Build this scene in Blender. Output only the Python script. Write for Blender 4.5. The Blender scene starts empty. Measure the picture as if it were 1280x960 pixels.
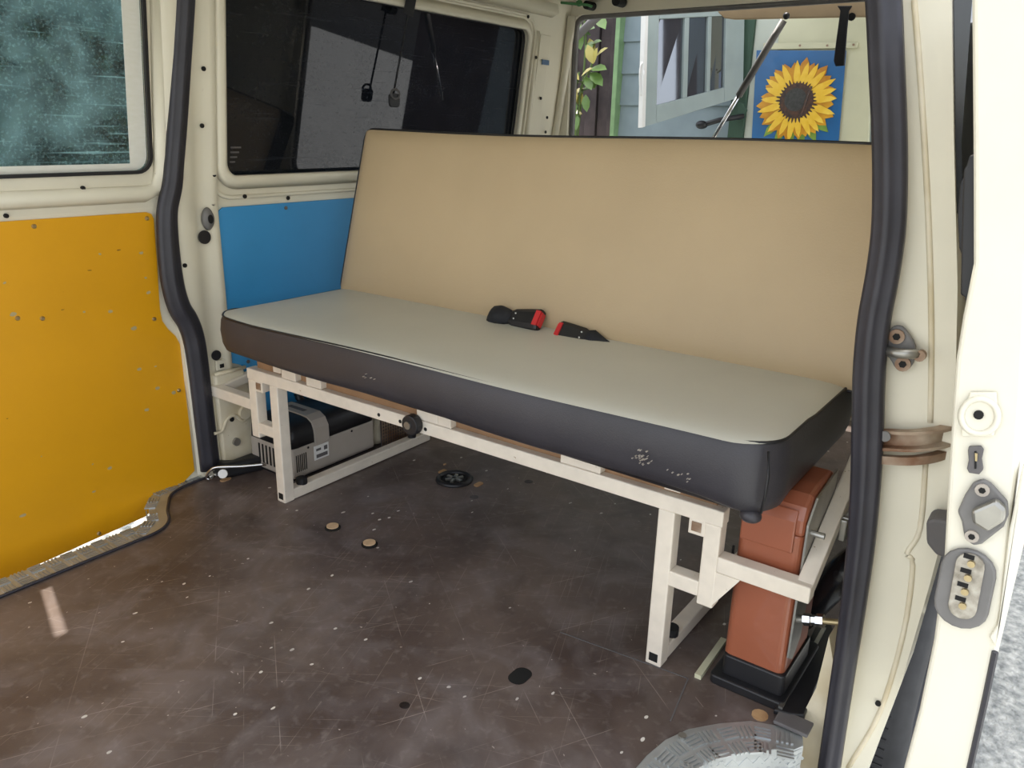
import bpy, bmesh, math, random
from mathutils import Vector, Matrix
random.seed(7)
scene = bpy.context.scene
COL = scene.collection

# ------------------------------------------------------------------ camera
cam_d = bpy.data.cameras.new('camera'); cam = bpy.data.objects.new('camera', cam_d); COL.objects.link(cam)
cam_d.sensor_width = 36.0; cam_d.lens = 27.882; cam_d.clip_start = 0.02; cam_d.clip_end = 200
_r = Vector((0.59084849, -0.80647834, 0.02215292)); _u = Vector((0.23720382, 0.19989583, 0.95067134)); _f = Vector((0.77112412, 0.55644797, -0.30940789))
cam.matrix_world = Matrix(((_r.x, _u.x, -_f.x, -1.3613), (_r.y, _u.y, -_f.y, -0.3676), (_r.z, _u.z, -_f.z, 1.0900), (0, 0, 0, 1)))
scene.camera = cam

# ------------------------------------------------------------------ light
SUN_DIR = Vector((0.12, 0.26, 0.955)).normalized()
world = bpy.data.worlds.new('sky'); scene.world = world; world.use_nodes = True
wn = world.node_tree.nodes; wl = world.node_tree.links
sky = wn.new('ShaderNodeTexSky'); sky.sky_type = 'NISHITA'; sky.sun_disc = False
sky.sun_elevation = math.asin(SUN_DIR.z); sky.sun_rotation = math.atan2(SUN_DIR.x, SUN_DIR.y)
sky.air_density = 1.0; sky.dust_density = 3.0; sky.ozone_density = 1.0
hs = wn.new('ShaderNodeHueSaturation'); hs.inputs['Saturation'].default_value = 0.30
wl.new(sky.outputs[0], hs.inputs['Color'])
wl.new(hs.outputs[0], wn['Background'].inputs[0]); wn['Background'].inputs[1].default_value = 0.32
sun_d = bpy.data.lights.new('sun_offscreen', 'SUN'); sun = bpy.data.objects.new('sun_offscreen', sun_d); COL.objects.link(sun)
sun_d.energy = 4.5; sun_d.angle = 0.009; sun_d.color = (1.0, 0.95, 0.86)
sun.rotation_euler = SUN_DIR.to_track_quat('Z', 'Y').to_euler(); sun.location = (0, 0, 6)
scene.view_settings.view_transform = 'Standard'; scene.view_settings.look = 'None'
scene.view_settings.gamma = 1.0; scene.view_settings.use_curve_mapping = False
scene.view_settings.exposure = 0.9

# ------------------------------------------------------------------ materials
def lin(c):
    c = c / 255.0
    return c / 12.92 if c <= 0.04045 else ((c + 0.055) / 1.055) ** 2.4
def rgb(r, g, b): return (lin(r), lin(g), lin(b), 1.0)
def mat(name, col, rough=0.5, metal=0.0, var=0.0, scale=8.0, bump=0.0, bscale=60.0, spec=0.5, coat=0.0, col2=None, detail=6.0, lo=0.35, hi=0.65):
    m = bpy.data.materials.new(name); m.use_nodes = True
    nt = m.node_tree; n = nt.nodes; l = nt.links; b = n['Principled BSDF']
    b.inputs['Roughness'].default_value = rough; b.inputs['Metallic'].default_value = metal
    b.inputs['Specular IOR Level'].default_value = spec; b.inputs['Coat Weight'].default_value = coat
    tc = n.new('ShaderNodeTexCoord')
    if var > 0 or col2:
        no = n.new('ShaderNodeTexNoise'); no.inputs['Scale'].default_value = scale; no.inputs['Detail'].default_value = detail
        l.new(tc.outputs['Object'], no.inputs['Vector'])
        cr = n.new('ShaderNodeValToRGB'); cr.color_ramp.elements[0].position = lo; cr.color_ramp.elements[1].position = hi
        c2 = col2 if col2 else tuple(min(1, c * (1 + var)) for c in col[:3]) + (1,)
        c1 = col if col2 else tuple(c * (1 - var) for c in col[:3]) + (1,)
        cr.color_ramp.elements[0].color = c1; cr.color_ramp.elements[1].color = c2
        l.new(no.outputs['Fac'], cr.inputs['Fac']); l.new(cr.outputs['Color'], b.inputs['Base Color'])
    else:
        b.inputs['Base Color'].default_value = col
    if bump > 0:
        nb = n.new('ShaderNodeTexNoise'); nb.inputs['Scale'].default_value = bscale; nb.inputs['Detail'].default_value = 4
        l.new(tc.outputs['Object'], nb.inputs['Vector'])
        bp = n.new('ShaderNodeBump'); bp.inputs['Strength'].default_value = bump; bp.inputs['Distance'].default_value = 0.01
        l.new(nb.outputs['Fac'], bp.inputs['Height']); l.new(bp.outputs['Normal'], b.inputs['Normal'])
    return m
def spots(m, col, scale=30.0, thr=0.12, keep=0.6, stretch=(1, 1, 1)):
    """add small chips of another colour on top of a material's base colour (voronoi)"""
    nt = m.node_tree; n = nt.nodes; l = nt.links; b = n['Principled BSDF']; s = b.inputs['Base Color']
    tc = n.new('ShaderNodeTexCoord'); mp = n.new('ShaderNodeMapping'); mp.inputs['Scale'].default_value = stretch
    nz = n.new('ShaderNodeTexNoise'); nz.inputs['Scale'].default_value = scale * 1.3
    ad = n.new('ShaderNodeVectorMath'); ad.operation = 'MULTIPLY_ADD'; ad.inputs[1].default_value = (0.02, 0.02, 0.02)
    l.new(tc.outputs['Object'], mp.inputs['Vector']); l.new(mp.outputs[0], nz.inputs['Vector'])
    l.new(nz.outputs['Color'], ad.inputs[0]); l.new(mp.outputs[0], ad.inputs[2])
    vo = n.new('ShaderNodeTexVoronoi'); vo.inputs['Scale'].default_value = scale
    l.new(ad.outputs[0], vo.inputs['Vector'])
    lt = n.new('ShaderNodeMath'); lt.operation = 'LESS_THAN'; lt.inputs[1].default_value = thr; l.new(vo.outputs['Distance'], lt.inputs[0])
    sp = n.new('ShaderNodeSeparateColor'); l.new(vo.outputs['Color'], sp.inputs[0])
    gt = n.new('ShaderNodeMath'); gt.operation = 'GREATER_THAN'; gt.inputs[1].default_value = keep; l.new(sp.outputs[0], gt.inputs[0])
    mu = n.new('ShaderNodeMath'); mu.operation = 'MULTIPLY'; l.new(lt.outputs[0], mu.inputs[0]); l.new(gt.outputs[0], mu.inputs[1])
    mx = n.new('ShaderNodeMix'); mx.data_type = 'RGBA'; l.new(mu.outputs[0], mx.inputs['Factor'])
    if s.is_linked: l.new(s.links[0].from_socket, mx.inputs[6])
    else: mx.inputs[6].default_value = s.default_value
    mx.inputs[7].default_value = col; l.new(mx.outputs[2], s)
    return m
def scratches(m, col, ang, scale, thr, amount, seed=0.0):
    nt = m.node_tree; n = nt.nodes; l = nt.links; b = n['Principled BSDF']; s = b.inputs['Base Color']
    tc = n.new('ShaderNodeTexCoord'); m0 = n.new('ShaderNodeMapping'); m0.inputs['Rotation'].default_value = (0, 0, ang); m0.inputs['Location'].default_value = (seed, seed * 1.7, 0)
    mp = n.new('ShaderNodeMapping'); mp.inputs['Scale'].default_value = (scale[0], scale[1], 1)
    l.new(tc.outputs['Object'], m0.inputs['Vector']); l.new(m0.outputs[0], mp.inputs['Vector'])
    vo = n.new('ShaderNodeTexVoronoi'); vo.inputs['Scale'].default_value = 1.0; vo.inputs['Randomness'].default_value = 1.0
    l.new(mp.outputs[0], vo.inputs['Vector'])
    lt = n.new('ShaderNodeMath'); lt.operation = 'LESS_THAN'; lt.inputs[1].default_value = thr
    sx = n.new('ShaderNodeSeparateXYZ'); sb = n.new('ShaderNodeVectorMath'); sb.operation = 'SUBTRACT'
    l.new(mp.outputs[0], sb.inputs[0]); l.new(vo.outputs['Position'], sb.inputs[1]); l.new(sb.outputs[0], sx.inputs[0])
    ab = n.new('ShaderNodeMath'); ab.operation = 'ABSOLUTE'; l.new(sx.outputs['Y'], ab.inputs[0]); l.new(ab.outputs[0], lt.inputs[0])
    sp = n.new('ShaderNodeSeparateColor'); l.new(vo.outputs['Color'], sp.inputs[0])
    gt = n.new('ShaderNodeMath'); gt.operation = 'GREATER_THAN'; gt.inputs[1].default_value = 0.80; l.new(sp.outputs[1], gt.inputs[0])
    nz = n.new('ShaderNodeTexNoise'); nz.inputs['Scale'].default_value = 9.0; nz.inputs['Detail'].default_value = 5; l.new(tc.outputs['Object'], nz.inputs['Vector'])
    mr = n.new('ShaderNodeMapRange'); mr.inputs[1].default_value = 0.42; mr.inputs[2].default_value = 0.62; l.new(nz.outputs['Fac'], mr.inputs[0])
    mu = n.new('ShaderNodeMath'); mu.operation = 'MULTIPLY'; l.new(lt.outputs[0], mu.inputs[0]); l.new(gt.outputs[0], mu.inputs[1])
    m2 = n.new('ShaderNodeMath'); m2.operation = 'MULTIPLY'; l.new(mu.outputs[0], m2.inputs[0]); l.new(mr.outputs[0], m2.inputs[1])
    m3 = n.new('ShaderNodeMath'); m3.operation = 'MULTIPLY'; m3.inputs[1].default_value = amount; l.new(m2.outputs[0], m3.inputs[0])
    mx = n.new('ShaderNodeMix'); mx.data_type = 'RGBA'; l.new(m3.outputs[0], mx.inputs['Factor'])
    if s.is_linked: l.new(s.links[0].from_socket, mx.inputs[6])
    else: mx.inputs[6].default_value = s.default_value
    mx.inputs[7].default_value = col; l.new(mx.outputs[2], s)
    return m

M = {}
M['cream'] = mat('cream_paint', rgb(222, 216, 196), 0.38, var=0.05, scale=3, coat=0.15)
M['cream_dirty'] = mat('cream_paint_dirty', rgb(206, 192, 160), 0.5, scale=7, col2=rgb(228, 220, 198))
spots(M['cream_dirty'], rgb(150, 125, 90), 45, 0.10, 0.80)
M['door_white'] = mat('white_door_paint', rgb(222, 217, 200), 0.42, var=0.04, scale=4, coat=0.1)
spots(M['door_white'], rgb(190, 175, 145), 40, 0.10, 0.85)
M['frame_white'] = mat('white_frame_paint', rgb(226, 216, 200), 0.42, var=0.05, scale=25)
spots(M['frame_white'], rgb(150, 120, 90), 70, 0.13, 0.82)
M['yellow'] = mat('yellow_board', rgb(220, 158, 8), 0.42, var=0.05, scale=2.2)
spots(M['yellow'], rgb(176, 160, 120), 17, 0.12, 0.52, (1, 1, 1.4))
spots(M['yellow'], rgb(120, 78, 10), 24, 0.07, 0.80, (0.5, 1, 1.6))
M['blue'] = mat('blue_board', rgb(58, 146, 204), 0.45, var=0.06, scale=3)
spots(M['blue'], rgb(150, 190, 215), 22, 0.05, 0.85)
M['tan'] = mat('tan_vinyl', rgb(190, 168, 134), 0.5, var=0.05, scale=2.6, bump=0.06, bscale=220)
M['stone'] = mat('pale_vinyl', rgb(198, 196, 184), 0.42, var=0.04, scale=2.5, bump=0.06, bscale=220)
M['black_vinyl'] = mat('black_vinyl', rgb(52, 50, 55), 0.42, var=0.12, scale=6, bump=0.10, bscale=300)
spots(M['black_vinyl'], rgb(165, 165, 168), 26, 0.055, 0.86, (1, 1, 1.6))
M['rubber'] = mat('black_rubber', rgb(48, 47, 54), 0.45, var=0.15, scale=14)
M['black'] = mat('black_plastic', rgb(28, 28, 31), 0.45, var=0.1, scale=20)
M['black_gloss'] = mat('black_duct_plastic', rgb(30, 30, 33), 0.22, var=0.1, scale=20)
M['dark'] = mat('cavity_shade_and_stain', rgb(14, 13, 12), 0.8, var=0.2, scale=20)  # near-black stands in for shade inside holes, slots and gaps; also the floor stain
M['grey_plastic'] = mat('grey_plastic', rgb(170, 161, 150), 0.5, var=0.05, scale=10)
M['grey_rubber'] = mat('grey_rubber', rgb(112, 110, 108), 0.5, var=0.12, scale=18)
M['steel'] = mat('zinc_steel', rgb(160, 158, 152), 0.35, 0.85, var=0.12, scale=20)
M['chrome'] = mat('chrome', rgb(215, 215, 215), 0.18, 1.0, var=0.05, scale=20)
M['alu'] = mat('aluminium_checker_plate', rgb(184, 188, 189), 0.38, 0.7, var=0.12, scale=12)
M['rust'] = mat('rusty_steel', rgb(120, 84, 58), 0.55, 0.3, scale=14, col2=rgb(176, 160, 140))
M['copper'] = mat('copper_brown_enamel', rgb(150, 86, 60), 0.33, var=0.05, scale=6, coat=0.3)
spots(M['copper'], rgb(205, 165, 140), 20, 0.05, 0.80, (1, 1, 2.2))
M['red'] = mat('red_plastic', rgb(205, 48, 52), 0.4, var=0.05, scale=30)
M['webbing'] = mat('black_webbing', rgb(24, 26, 32), 0.7, bump=0.3, bscale=500)
M['wood'] = mat('bare_plywood', rgb(196, 160, 118), 0.7, scale=14, col2=rgb(160, 122, 84))
M['liner'] = mat('brown_board_edge', rgb(150, 116, 84), 0.7, var=0.12, scale=14)
M['plug'] = mat('pale_wood_plug', rgb(206, 176, 140), 0.6, var=0.1, scale=40)
M['paper'] = mat('white_label', rgb(225, 224, 220), 0.6, var=0.02, scale=30)
M['ink'] = mat('grey_print', rgb(95, 92, 92), 0.7, var=0.05, scale=30)
M['sticker'] = mat('blue_sticker', rgb(84, 112, 146), 0.5, var=0.1, scale=80)
M['contact'] = mat('clear_contact_plastic', rgb(176, 170, 156), 0.25, scale=60, col2=rgb(120, 112, 98), coat=0.4)
M['brass'] = mat('brass', rgb(176, 160, 124), 0.35, 0.9, var=0.1, scale=40)
M['tyre'] = mat('tyre_rubber', rgb(54, 54, 56), 0.75, var=0.15, scale=20)
M['gravel'] = mat('pale_gravel_asphalt', rgb(118, 122, 120), 0.95, scale=34, col2=rgb(196, 196, 190), bump=0.9, bscale=70, detail=10, lo=0.3, hi=0.7)
M['fence'] = mat('dark_fence_board', rgb(48, 41, 43), 0.8, scale=5, col2=rgb(80, 68, 68), bump=0.2, bscale=40)
M['leaf'] = mat('green_leaf', rgb(98, 128, 62), 0.4, var=0.25, scale=9)
M['leaf_young'] = mat('young_leaf', rgb(186, 174, 98), 0.4, var=0.2, scale=9)
M['stem'] = mat('green_stem', rgb(92, 112, 60), 0.6, var=0.2, scale=20)
M['hedge'] = mat('hedge_leaf', rgb(58, 92, 52), 0.5, scale=4, col2=rgb(120, 150, 84))
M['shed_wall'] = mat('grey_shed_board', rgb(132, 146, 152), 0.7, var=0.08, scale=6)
M['leafgreen'] = mat('pale_green_paint', rgb(134, 166, 120), 0.6, var=0.12, scale=14)
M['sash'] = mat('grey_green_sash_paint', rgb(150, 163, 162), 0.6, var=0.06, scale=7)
M['post_green'] = mat('dark_green_paint', rgb(52, 78, 62), 0.6, var=0.12, scale=10)
M['jamb'] = mat('pale_grey_paint', rgb(188, 194, 182), 0.65, var=0.04, scale=6)
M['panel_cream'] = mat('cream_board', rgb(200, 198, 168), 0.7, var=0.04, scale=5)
M['poster_blue'] = mat('poster_blue', rgb(38, 98, 152), 0.3, var=0.12, scale=5, coat=0.3)
M['petal'] = mat('petal_print', rgb(232, 182, 40), 0.35, scale=10, col2=rgb(248, 212, 84), coat=0.3)
M['petal_deep'] = mat('petal_print_deep', rgb(186, 122, 28), 0.35, scale=10, col2=rgb(222, 164, 44), coat=0.3)
M['seed'] = mat('seed_print', rgb(92, 62, 44), 0.4, scale=50, col2=rgb(52, 44, 44), coat=0.3)
M['seed_core'] = mat('seed_core_print', rgb(62, 62, 60), 0.4, var=0.25, scale=60, coat=0.3)
M['poster_leaf'] = mat('leaf_print', rgb(120, 150, 60), 0.4, var=0.2, scale=14, coat=0.3)
M['lining'] = mat('brown_tailgate_lining', rgb(176, 156, 126), 0.6, var=0.06, scale=8)
M['cord'] = mat('green_cord', rgb(66, 120, 74), 0.7, var=0.15, scale=60)
M['border'] = bpy.data.materials.new('white_translucent_border'); M['border'].use_nodes = True
_n = M['border'].node_tree.nodes; _l = M['border'].node_tree.links
_d = _n['Principled BSDF']; _d.inputs['Roughness'].default_value = 0.6
_z = _n.new('ShaderNodeTexNoise'); _z.inputs['Scale'].default_value = 60; _c = _n.new('ShaderNodeValToRGB'); _c.color_ramp.elements[0].color = rgb(234, 233, 220); _c.color_ramp.elements[1].color = rgb(246, 245, 238)
_l.new(_z.outputs['Fac'], _c.inputs['Fac']); _l.new(_c.outputs[0], _d.inputs['Base Color'])
_t = _n.new('ShaderNodeBsdfTranslucent'); _l.new(_c.outputs[0], _t.inputs[0]); _x = _n.new('ShaderNodeMixShader'); _x.inputs[0].default_value = 0.12
_l.new(_d.outputs[0], _x.inputs[1]); _l.new(_t.outputs[0], _x.inputs[2]); _l.new(_x.outputs[0], _n['Material Output'].inputs[0])

# floor: scuffed brown film-faced plywood
M['floor'] = mat('brown_filmfaced_plywood', rgb(76, 63, 58), 0.40, scale=2.6, col2=rgb(112, 98, 90), detail=9, bump=0.04, bscale=260)
_n = M['floor'].node_tree.nodes
for ang, sc, th, am, sd in ((0.5, (1.6, 16), 0.012, 0.40, 3.1), (2.2, (1.8, 15), 0.012, 0.35, 7.7), (1.25, (2.4, 22), 0.014, 0.30, 1.2), (-0.35, (3.2, 30), 0.016, 0.28, 5.9), (0.95, (5, 45), 0.03, 0.2, 9.3), (2.75, (5, 40), 0.03, 0.2, 2.3)):
    scratches(M['floor'], rgb(190, 176, 166), ang, sc, th, am, sd)
spots(M['floor'], rgb(215, 210, 200), 16, 0.085, 0.45, (1, 1.5, 1))
spots(M['floor'], rgb(170, 160, 150), 48, 0.08, 0.72, (1, 0.8, 1))
spots(M['floor'], rgb(30, 22, 20), 5, 0.10, 0.75)

def smudge(m, col, scale, lo, hi, amount, detail=8.0, dist=1.0):
    nt = m.node_tree; n = nt.nodes; l = nt.links; s = n['Principled BSDF'].inputs['Base Color']
    tc = n.new('ShaderNodeTexCoord'); no = n.new('ShaderNodeTexNoise'); no.inputs['Scale'].default_value = scale; no.inputs['Detail'].default_value = detail; no.inputs['Distortion'].default_value = dist
    l.new(tc.outputs['Object'], no.inputs['Vector']); mr = n.new('ShaderNodeMapRange'); mr.inputs[1].default_value = lo; mr.inputs[2].default_value = hi; mr.inputs[4].default_value = amount
    l.new(no.outputs['Fac'], mr.inputs[0]); mx = n.new('ShaderNodeMix'); mx.data_type = 'RGBA'; l.new(mr.outputs[0], mx.inputs['Factor'])
    l.new(s.links[0].from_socket, mx.inputs[6]); mx.inputs[7].default_value = col; l.new(mx.outputs[2], s)
smudge(M['floor'], rgb(140, 132, 132), 7.0, 0.46, 0.75, 0.40)
smudge(M['floor'], rgb(44, 34, 30), 5.0, 0.50, 0.80, 0.5)
smudge(M['floor'], rgb(165, 156, 152), 45.0, 0.55, 0.80, 0.22, 5.0, 0.3)
smudge(M['cream_dirty'], rgb(150, 128, 96), 6.0, 0.58, 0.85, 0.5)
def glass_tint(name, tint, gloss, dirt=None):
    m = bpy.data.materials.new(name); m.use_nodes = True
    nt = m.node_tree; n = nt.nodes; l = nt.links; n.clear()
    out = n.new('ShaderNodeOutputMaterial'); tr = n.new('ShaderNodeBsdfTransparent'); tr.inputs[0].default_value = tint
    gl = n.new('ShaderNodeBsdfGlossy'); gl.inputs['Roughness'].default_value = 0.02; gl.inputs[0].default_value = (gloss, gloss, gloss * 1.05, 1)
    fr = n.new('ShaderNodeFresnel'); fr.inputs[0].default_value = 1.5
    mx = n.new('ShaderNodeMixShader'); l.new(fr.outputs[0], mx.inputs[0]); l.new(tr.outputs[0], mx.inputs[1]); l.new(gl.outputs[0], mx.inputs[2])
    last = mx
    if dirt:
        tc = n.new('ShaderNodeTexCoord')
        def layer(scale, detail, a, b_, dist=0.0, mapscale=(1, 1, 1)):
            mp = n.new('ShaderNodeMapping'); mp.inputs['Scale'].default_value = mapscale; l.new(tc.outputs['Object'], mp.inputs[0])
            no = n.new('ShaderNodeTexNoise'); no.inputs['Scale'].default_value = scale; no.inputs['Detail'].default_value = detail; no.inputs['Distortion'].default_value = dist
            l.new(mp.outputs[0], no.inputs['Vector'])
            mr = n.new('ShaderNodeMapRange'); mr.inputs[1].default_value = a; mr.inputs[2].default_value = b_; l.new(no.outputs['Fac'], mr.inputs[0]); return mr
        a = layer(9, 10, 0.38, 0.85, 0.6); b = layer(150, 4, 0.52, 0.80); c = layer(12, 6, 0.60, 0.72, 0.2, (0.4, 1, 12))
        ad = n.new('ShaderNodeMath'); ad.operation = 'ADD'; l.new(a.outputs[0], ad.inputs[0]); l.new(b.outputs[0], ad.inputs[1])
        ad2 = n.new('ShaderNodeMath'); ad2.operation = 'ADD'; l.new(ad.outputs[0], ad2.inputs[0]); l.new(c.outputs[0], ad2.inputs[1])
        mu = n.new('ShaderNodeMath'); mu.operation = 'MULTIPLY_ADD'; mu.inputs[1].default_value = dirt[1]; mu.inputs[2].default_value = dirt[2]; mu.use_clamp = True
        l.new(ad2.outputs[0], mu.inputs[0])
        df = n.new('ShaderNodeBsdfDiffuse'); df.inputs[0].default_value = dirt[0]
        tl = n.new('ShaderNodeBsdfTranslucent'); tl.inputs[0].default_value = dirt[0]
        dm = n.new('ShaderNodeMixShader'); dm.inputs[0].default_value = 0.6; l.new(df.outputs[0], dm.inputs[1]); l.new(tl.outputs[0], dm.inputs[2])
        m2 = n.new('ShaderNodeMixShader'); l.new(mu.outputs[0], m2.inputs[0]); l.new(mx.outputs[0], m2.inputs[1]); l.new(dm.outputs[0], m2.inputs[2]); last = m2
    l.new(last.outputs[0], out.inputs[0])
    return m
M['dark_glass'] = glass_tint('dark_privacy_glass', (0.035, 0.045, 0.062, 1), 0.9, ((0.11, 0.115, 0.125, 1), 0.15, 0.10))
M['dirty_glass'] = glass_tint('dusty_door_glass', (0.20, 0.27, 0.28, 1), 0.9, (rgb(172, 202, 204), 0.52, 0.03))
M['shed_glass'] = bpy.data.materials.new('mirrored_shed_glass'); M['shed_glass'].use_nodes = True
_b = M['shed_glass'].node_tree.nodes['Principled BSDF']; _b.inputs['Base Color'].default_value = (0.20, 0.21, 0.23, 1); _b.inputs['Metallic'].default_value = 0.9; _b.inputs['Roughness'].default_value = 0.03
_t = M['shed_glass'].node_tree.nodes.new('ShaderNodeTexNoise'); _t.inputs['Scale'].default_value = 4; _m = M['shed_glass'].node_tree.nodes.new('ShaderNodeMapRange'); _m.inputs[3].default_value = 0.02; _m.inputs[4].default_value = 0.06
M['shed_glass'].node_tree.links.new(_t.outputs['Fac'], _m.inputs[0]); M['shed_glass'].node_tree.links.new(_m.outputs[0], _b.inputs['Roughness'])
M['side_glass'] = mat('smoked_side_glass', rgb(30, 33, 36), 0.05, var=0.06, scale=3, coat=0.5)

# ------------------------------------------------------------------ mesh helpers
ORIG = {}
def finish(name, bm, material, parent=None, smooth=False, bevel=0.0, seg=2, origin=None):
    bmesh.ops.remove_doubles(bm, verts=bm.verts, dist=1e-6)
    bmesh.ops.recalc_face_normals(bm, faces=bm.faces)
    xs = [v.co for v in bm.verts]
    lo = Vector((min(v.x for v in xs), min(v.y for v in xs), min(v.z for v in xs))); hi = Vector((max(v.x for v in xs), max(v.y for v in xs), max(v.z for v in xs)))
    o0 = Vector(origin) if origin else Vector(((lo.x + hi.x) / 2, (lo.y + hi.y) / 2, lo.z))
    for v in bm.verts: v.co -= o0
    me = bpy.data.meshes.new(name); bm.to_mesh(me); bm.free()
    o = bpy.data.objects.new(name, me); COL.objects.link(o)
    me.materials.append(M[material] if isinstance(material, str) else material)
    if smooth:
        for f in me.polygons: f.use_smooth = True
    if bevel > 0:
        b = o.modifiers.new('bevel', 'BEVEL'); b.width = bevel; b.segments = seg; b.limit_method = 'ANGLE'; b.angle_limit = 0.6
        if smooth: b.harden_normals = False
    ORIG[o.name] = o0
    if parent:
        o.parent = parent; o.location = o0 - ORIG[parent.name]
    else: o.location = o0
    return o
def tag(o, label=None, cat=None, group=None, kind=None):
    if label: o['label'] = label
    if cat: o['category'] = cat
    if group: o['group'] = group
    if kind: o['kind'] = kind
    return o
def thing(name, label, cat, loc, group=None):
    o = bpy.data.objects.new(name, None); COL.objects.link(o); o.location = loc; o.empty_display_size = 0.05
    ORIG[o.name] = Vector(loc); return tag(o, label, cat, group)
def box(bm, lo, hi):
    r = bmesh.ops.create_cube(bm, size=1.0)
    c = (Vector(lo) + Vector(hi)) / 2; s = Vector(hi) - Vector(lo)
    for v in r['verts']: v.co = Vector((v.co.x * s.x, v.co.y * s.y, v.co.z * s.z)) + c
    return bm
def Box(lo, hi): return box(bmesh.new(), lo, hi)
def bar(bm, a, b, w, h=None, up=(0, 0, 1)):
    """square-section bar from a to b"""
    h = h or w; a = Vector(a); b = Vector(b); t = (b - a).normalized(); up = Vector(up)
    if abs(t.dot(up)) > 0.95: up = Vector((1, 0, 0))
    s = t.cross(up).normalized(); u = s.cross(t)
    vs = []
    for q in (a, b):
        for i, j in ((-1, -1), (1, -1), (1, 1), (-1, 1)): vs.append(bm.verts.new(q + s * (i * w / 2) + u * (j * h / 2)))
    for f in ((0, 1, 2, 3), (7, 6, 5, 4), (0, 4, 5, 1), (1, 5, 6, 2), (2, 6, 7, 3), (3, 7, 4, 0)): bm.faces.new([vs[k] for k in f])
    return bm
def Bar(*a, **k): return bar(bmesh.new(), *a, **k)
def spline(pts, n=6, closed=False):
    P = [Vector(q) for q in pts]; out = []; N = len(P)
    for i in range(N if closed else N - 1):
        p0 = P[(i - 1) % N] if closed or i > 0 else P[0] * 2 - P[1]
        p1 = P[i]; p2 = P[(i + 1) % N]
        p3 = P[(i + 2) % N] if closed or i + 2 < N else P[-1] * 2 - P[-2]
        for k in range(n):
            t = k / n
            out.append(0.5 * ((2 * p1) + (p2 - p0) * t + (2 * p0 - 5 * p1 + 4 * p2 - p3) * t * t + (3 * p1 - p0 - 3 * p2 + p3) * t ** 3))
    if not closed: out.append(P[-1])
    return out
def sweep(bm, path, prof, ref, closed=False, scale=None):
    """sweep a closed 2D profile; prof (a, b): a along side = t x ref, b along ref"""
    P = [Vector(q) for q in path]; N = len(P); ref = Vector(ref); rings = []
    for i in range(N):
        if closed: t = (P[(i + 1) % N] - P[(i - 1) % N]).normalized()
        else: t = (P[min(i + 1, N - 1)] - P[max(i - 1, 0)]).normalized()
        s = t.cross(ref)
        if s.length < 1e-4: s = t.cross(Vector((0.31, 0.9, 0.2)))
        s.normalize(); u = s.cross(t)
        q_ = scale(P[i]) if scale else 1.0
        rings.append([bm.verts.new(P[i] + s * (a * q_) + u * b) for a, b in prof])
    K = len(prof)
    for i in range(N if closed else N - 1):
        A = rings[i]; B = rings[(i + 1) % N]
        for k in range(K): bm.faces.new((A[k], A[(k + 1) % K], B[(k + 1) % K], B[k]))
    if not closed: bm.faces.new(rings[0]); bm.faces.new(list(reversed(rings[-1])))
    return bm
def circ(r, n=10): return [(r * math.cos(2 * math.pi * k / n), r * math.sin(2 * math.pi * k / n)) for k in range(n)]
def tube(bm, path, r, n=10, closed=False, ref=(0.13, 0.21, 0.97)): return sweep(bm, path, circ(r, n), ref, closed)
def Tube(path, r, n=10, **k): return tube(bmesh.new(), path, r, n, **k)
def cyl(bm, a, b, r, n=20, r2=None):
    a = Vector(a); b = Vector(b); t = (b - a).normalized(); ref = Vector((0, 0, 1)) if abs(t.z) < 0.9 else Vector((1, 0, 0))
    s = t.cross(ref).normalized(); u = s.cross(t); r2 = r if r2 is None else r2
    A = [bm.verts.new(a + (s * math.cos(2 * math.pi * k / n) + u * math.sin(2 * math.pi * k / n)) * r) for k in range(n)]
    B = [bm.verts.new(b + (s * math.cos(2 * math.pi * k / n) + u * math.sin(2 * math.pi * k / n)) * r2) for k in range(n)]
    for k in range(n): bm.faces.new((A[k], A[(k + 1) % n], B[(k + 1) % n], B[k]))
    bm.faces.new(list(reversed(A))); bm.faces.new(B); return bm
def Cyl(*a, **k): return cyl(bmesh.new(), *a, **k)
def prism(bm, pts, off):
    """extrude a planar polygon (possibly concave) by the vector off"""
    off = Vector(off); A = [bm.verts.new(Vector(q)) for q in pts]; B = [bm.verts.new(Vector(q) + off) for q in pts]
    f1 = bm.faces.new(A); f2 = bm.faces.new(list(reversed(B)))
    for k in range(len(A)): bm.faces.new((A[(k + 1) % len(A)], A[k], B[k], B[(k + 1) % len(A)]))
    return bm
def Prism(pts, off): return prism(bmesh.new(), pts, off)
def rrect(cx, cy, w, h, r, n=6):
    """rounded rectangle outline in 2D, counter-clockwise"""
    out = []
    for sx, sy, a0 in ((1, 1, 0), (-1, 1, 90), (-1, -1, 180), (1, -1, 270)):
        for k in range(n + 1):
            a = math.radians(a0 + 90 * k / n); out.append((cx + sx * (w / 2 - r) + r * math.cos(a), cy + sy * (h / 2 - r) + r * math.sin(a)))
    return out
def holed(bm, outer, inners, off):
    """plate: outer outline with holes, extruded by off"""
    off = Vector(off); ed = []
    for loop in [outer] + inners:
        vs = [bm.verts.new(Vector(q)) for q in loop]
        for k in range(len(vs)): ed.append(bm.edges.new((vs[k], vs[(k + 1) % len(vs)])))
    r = bmesh.ops.triangle_fill(bm, use_beauty=True, use_dissolve=False, edges=ed)
    fs = [g for g in r['geom'] if isinstance(g, bmesh.types.BMFace)]
    ex = bmesh.ops.extrude_face_region(bm, geom=fs, use_keep_orig=True)
    bmesh.ops.translate(bm, verts=[g for g in ex['geom'] if isinstance(g, bmesh.types.BMVert)], vec=off)
    return bm
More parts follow.
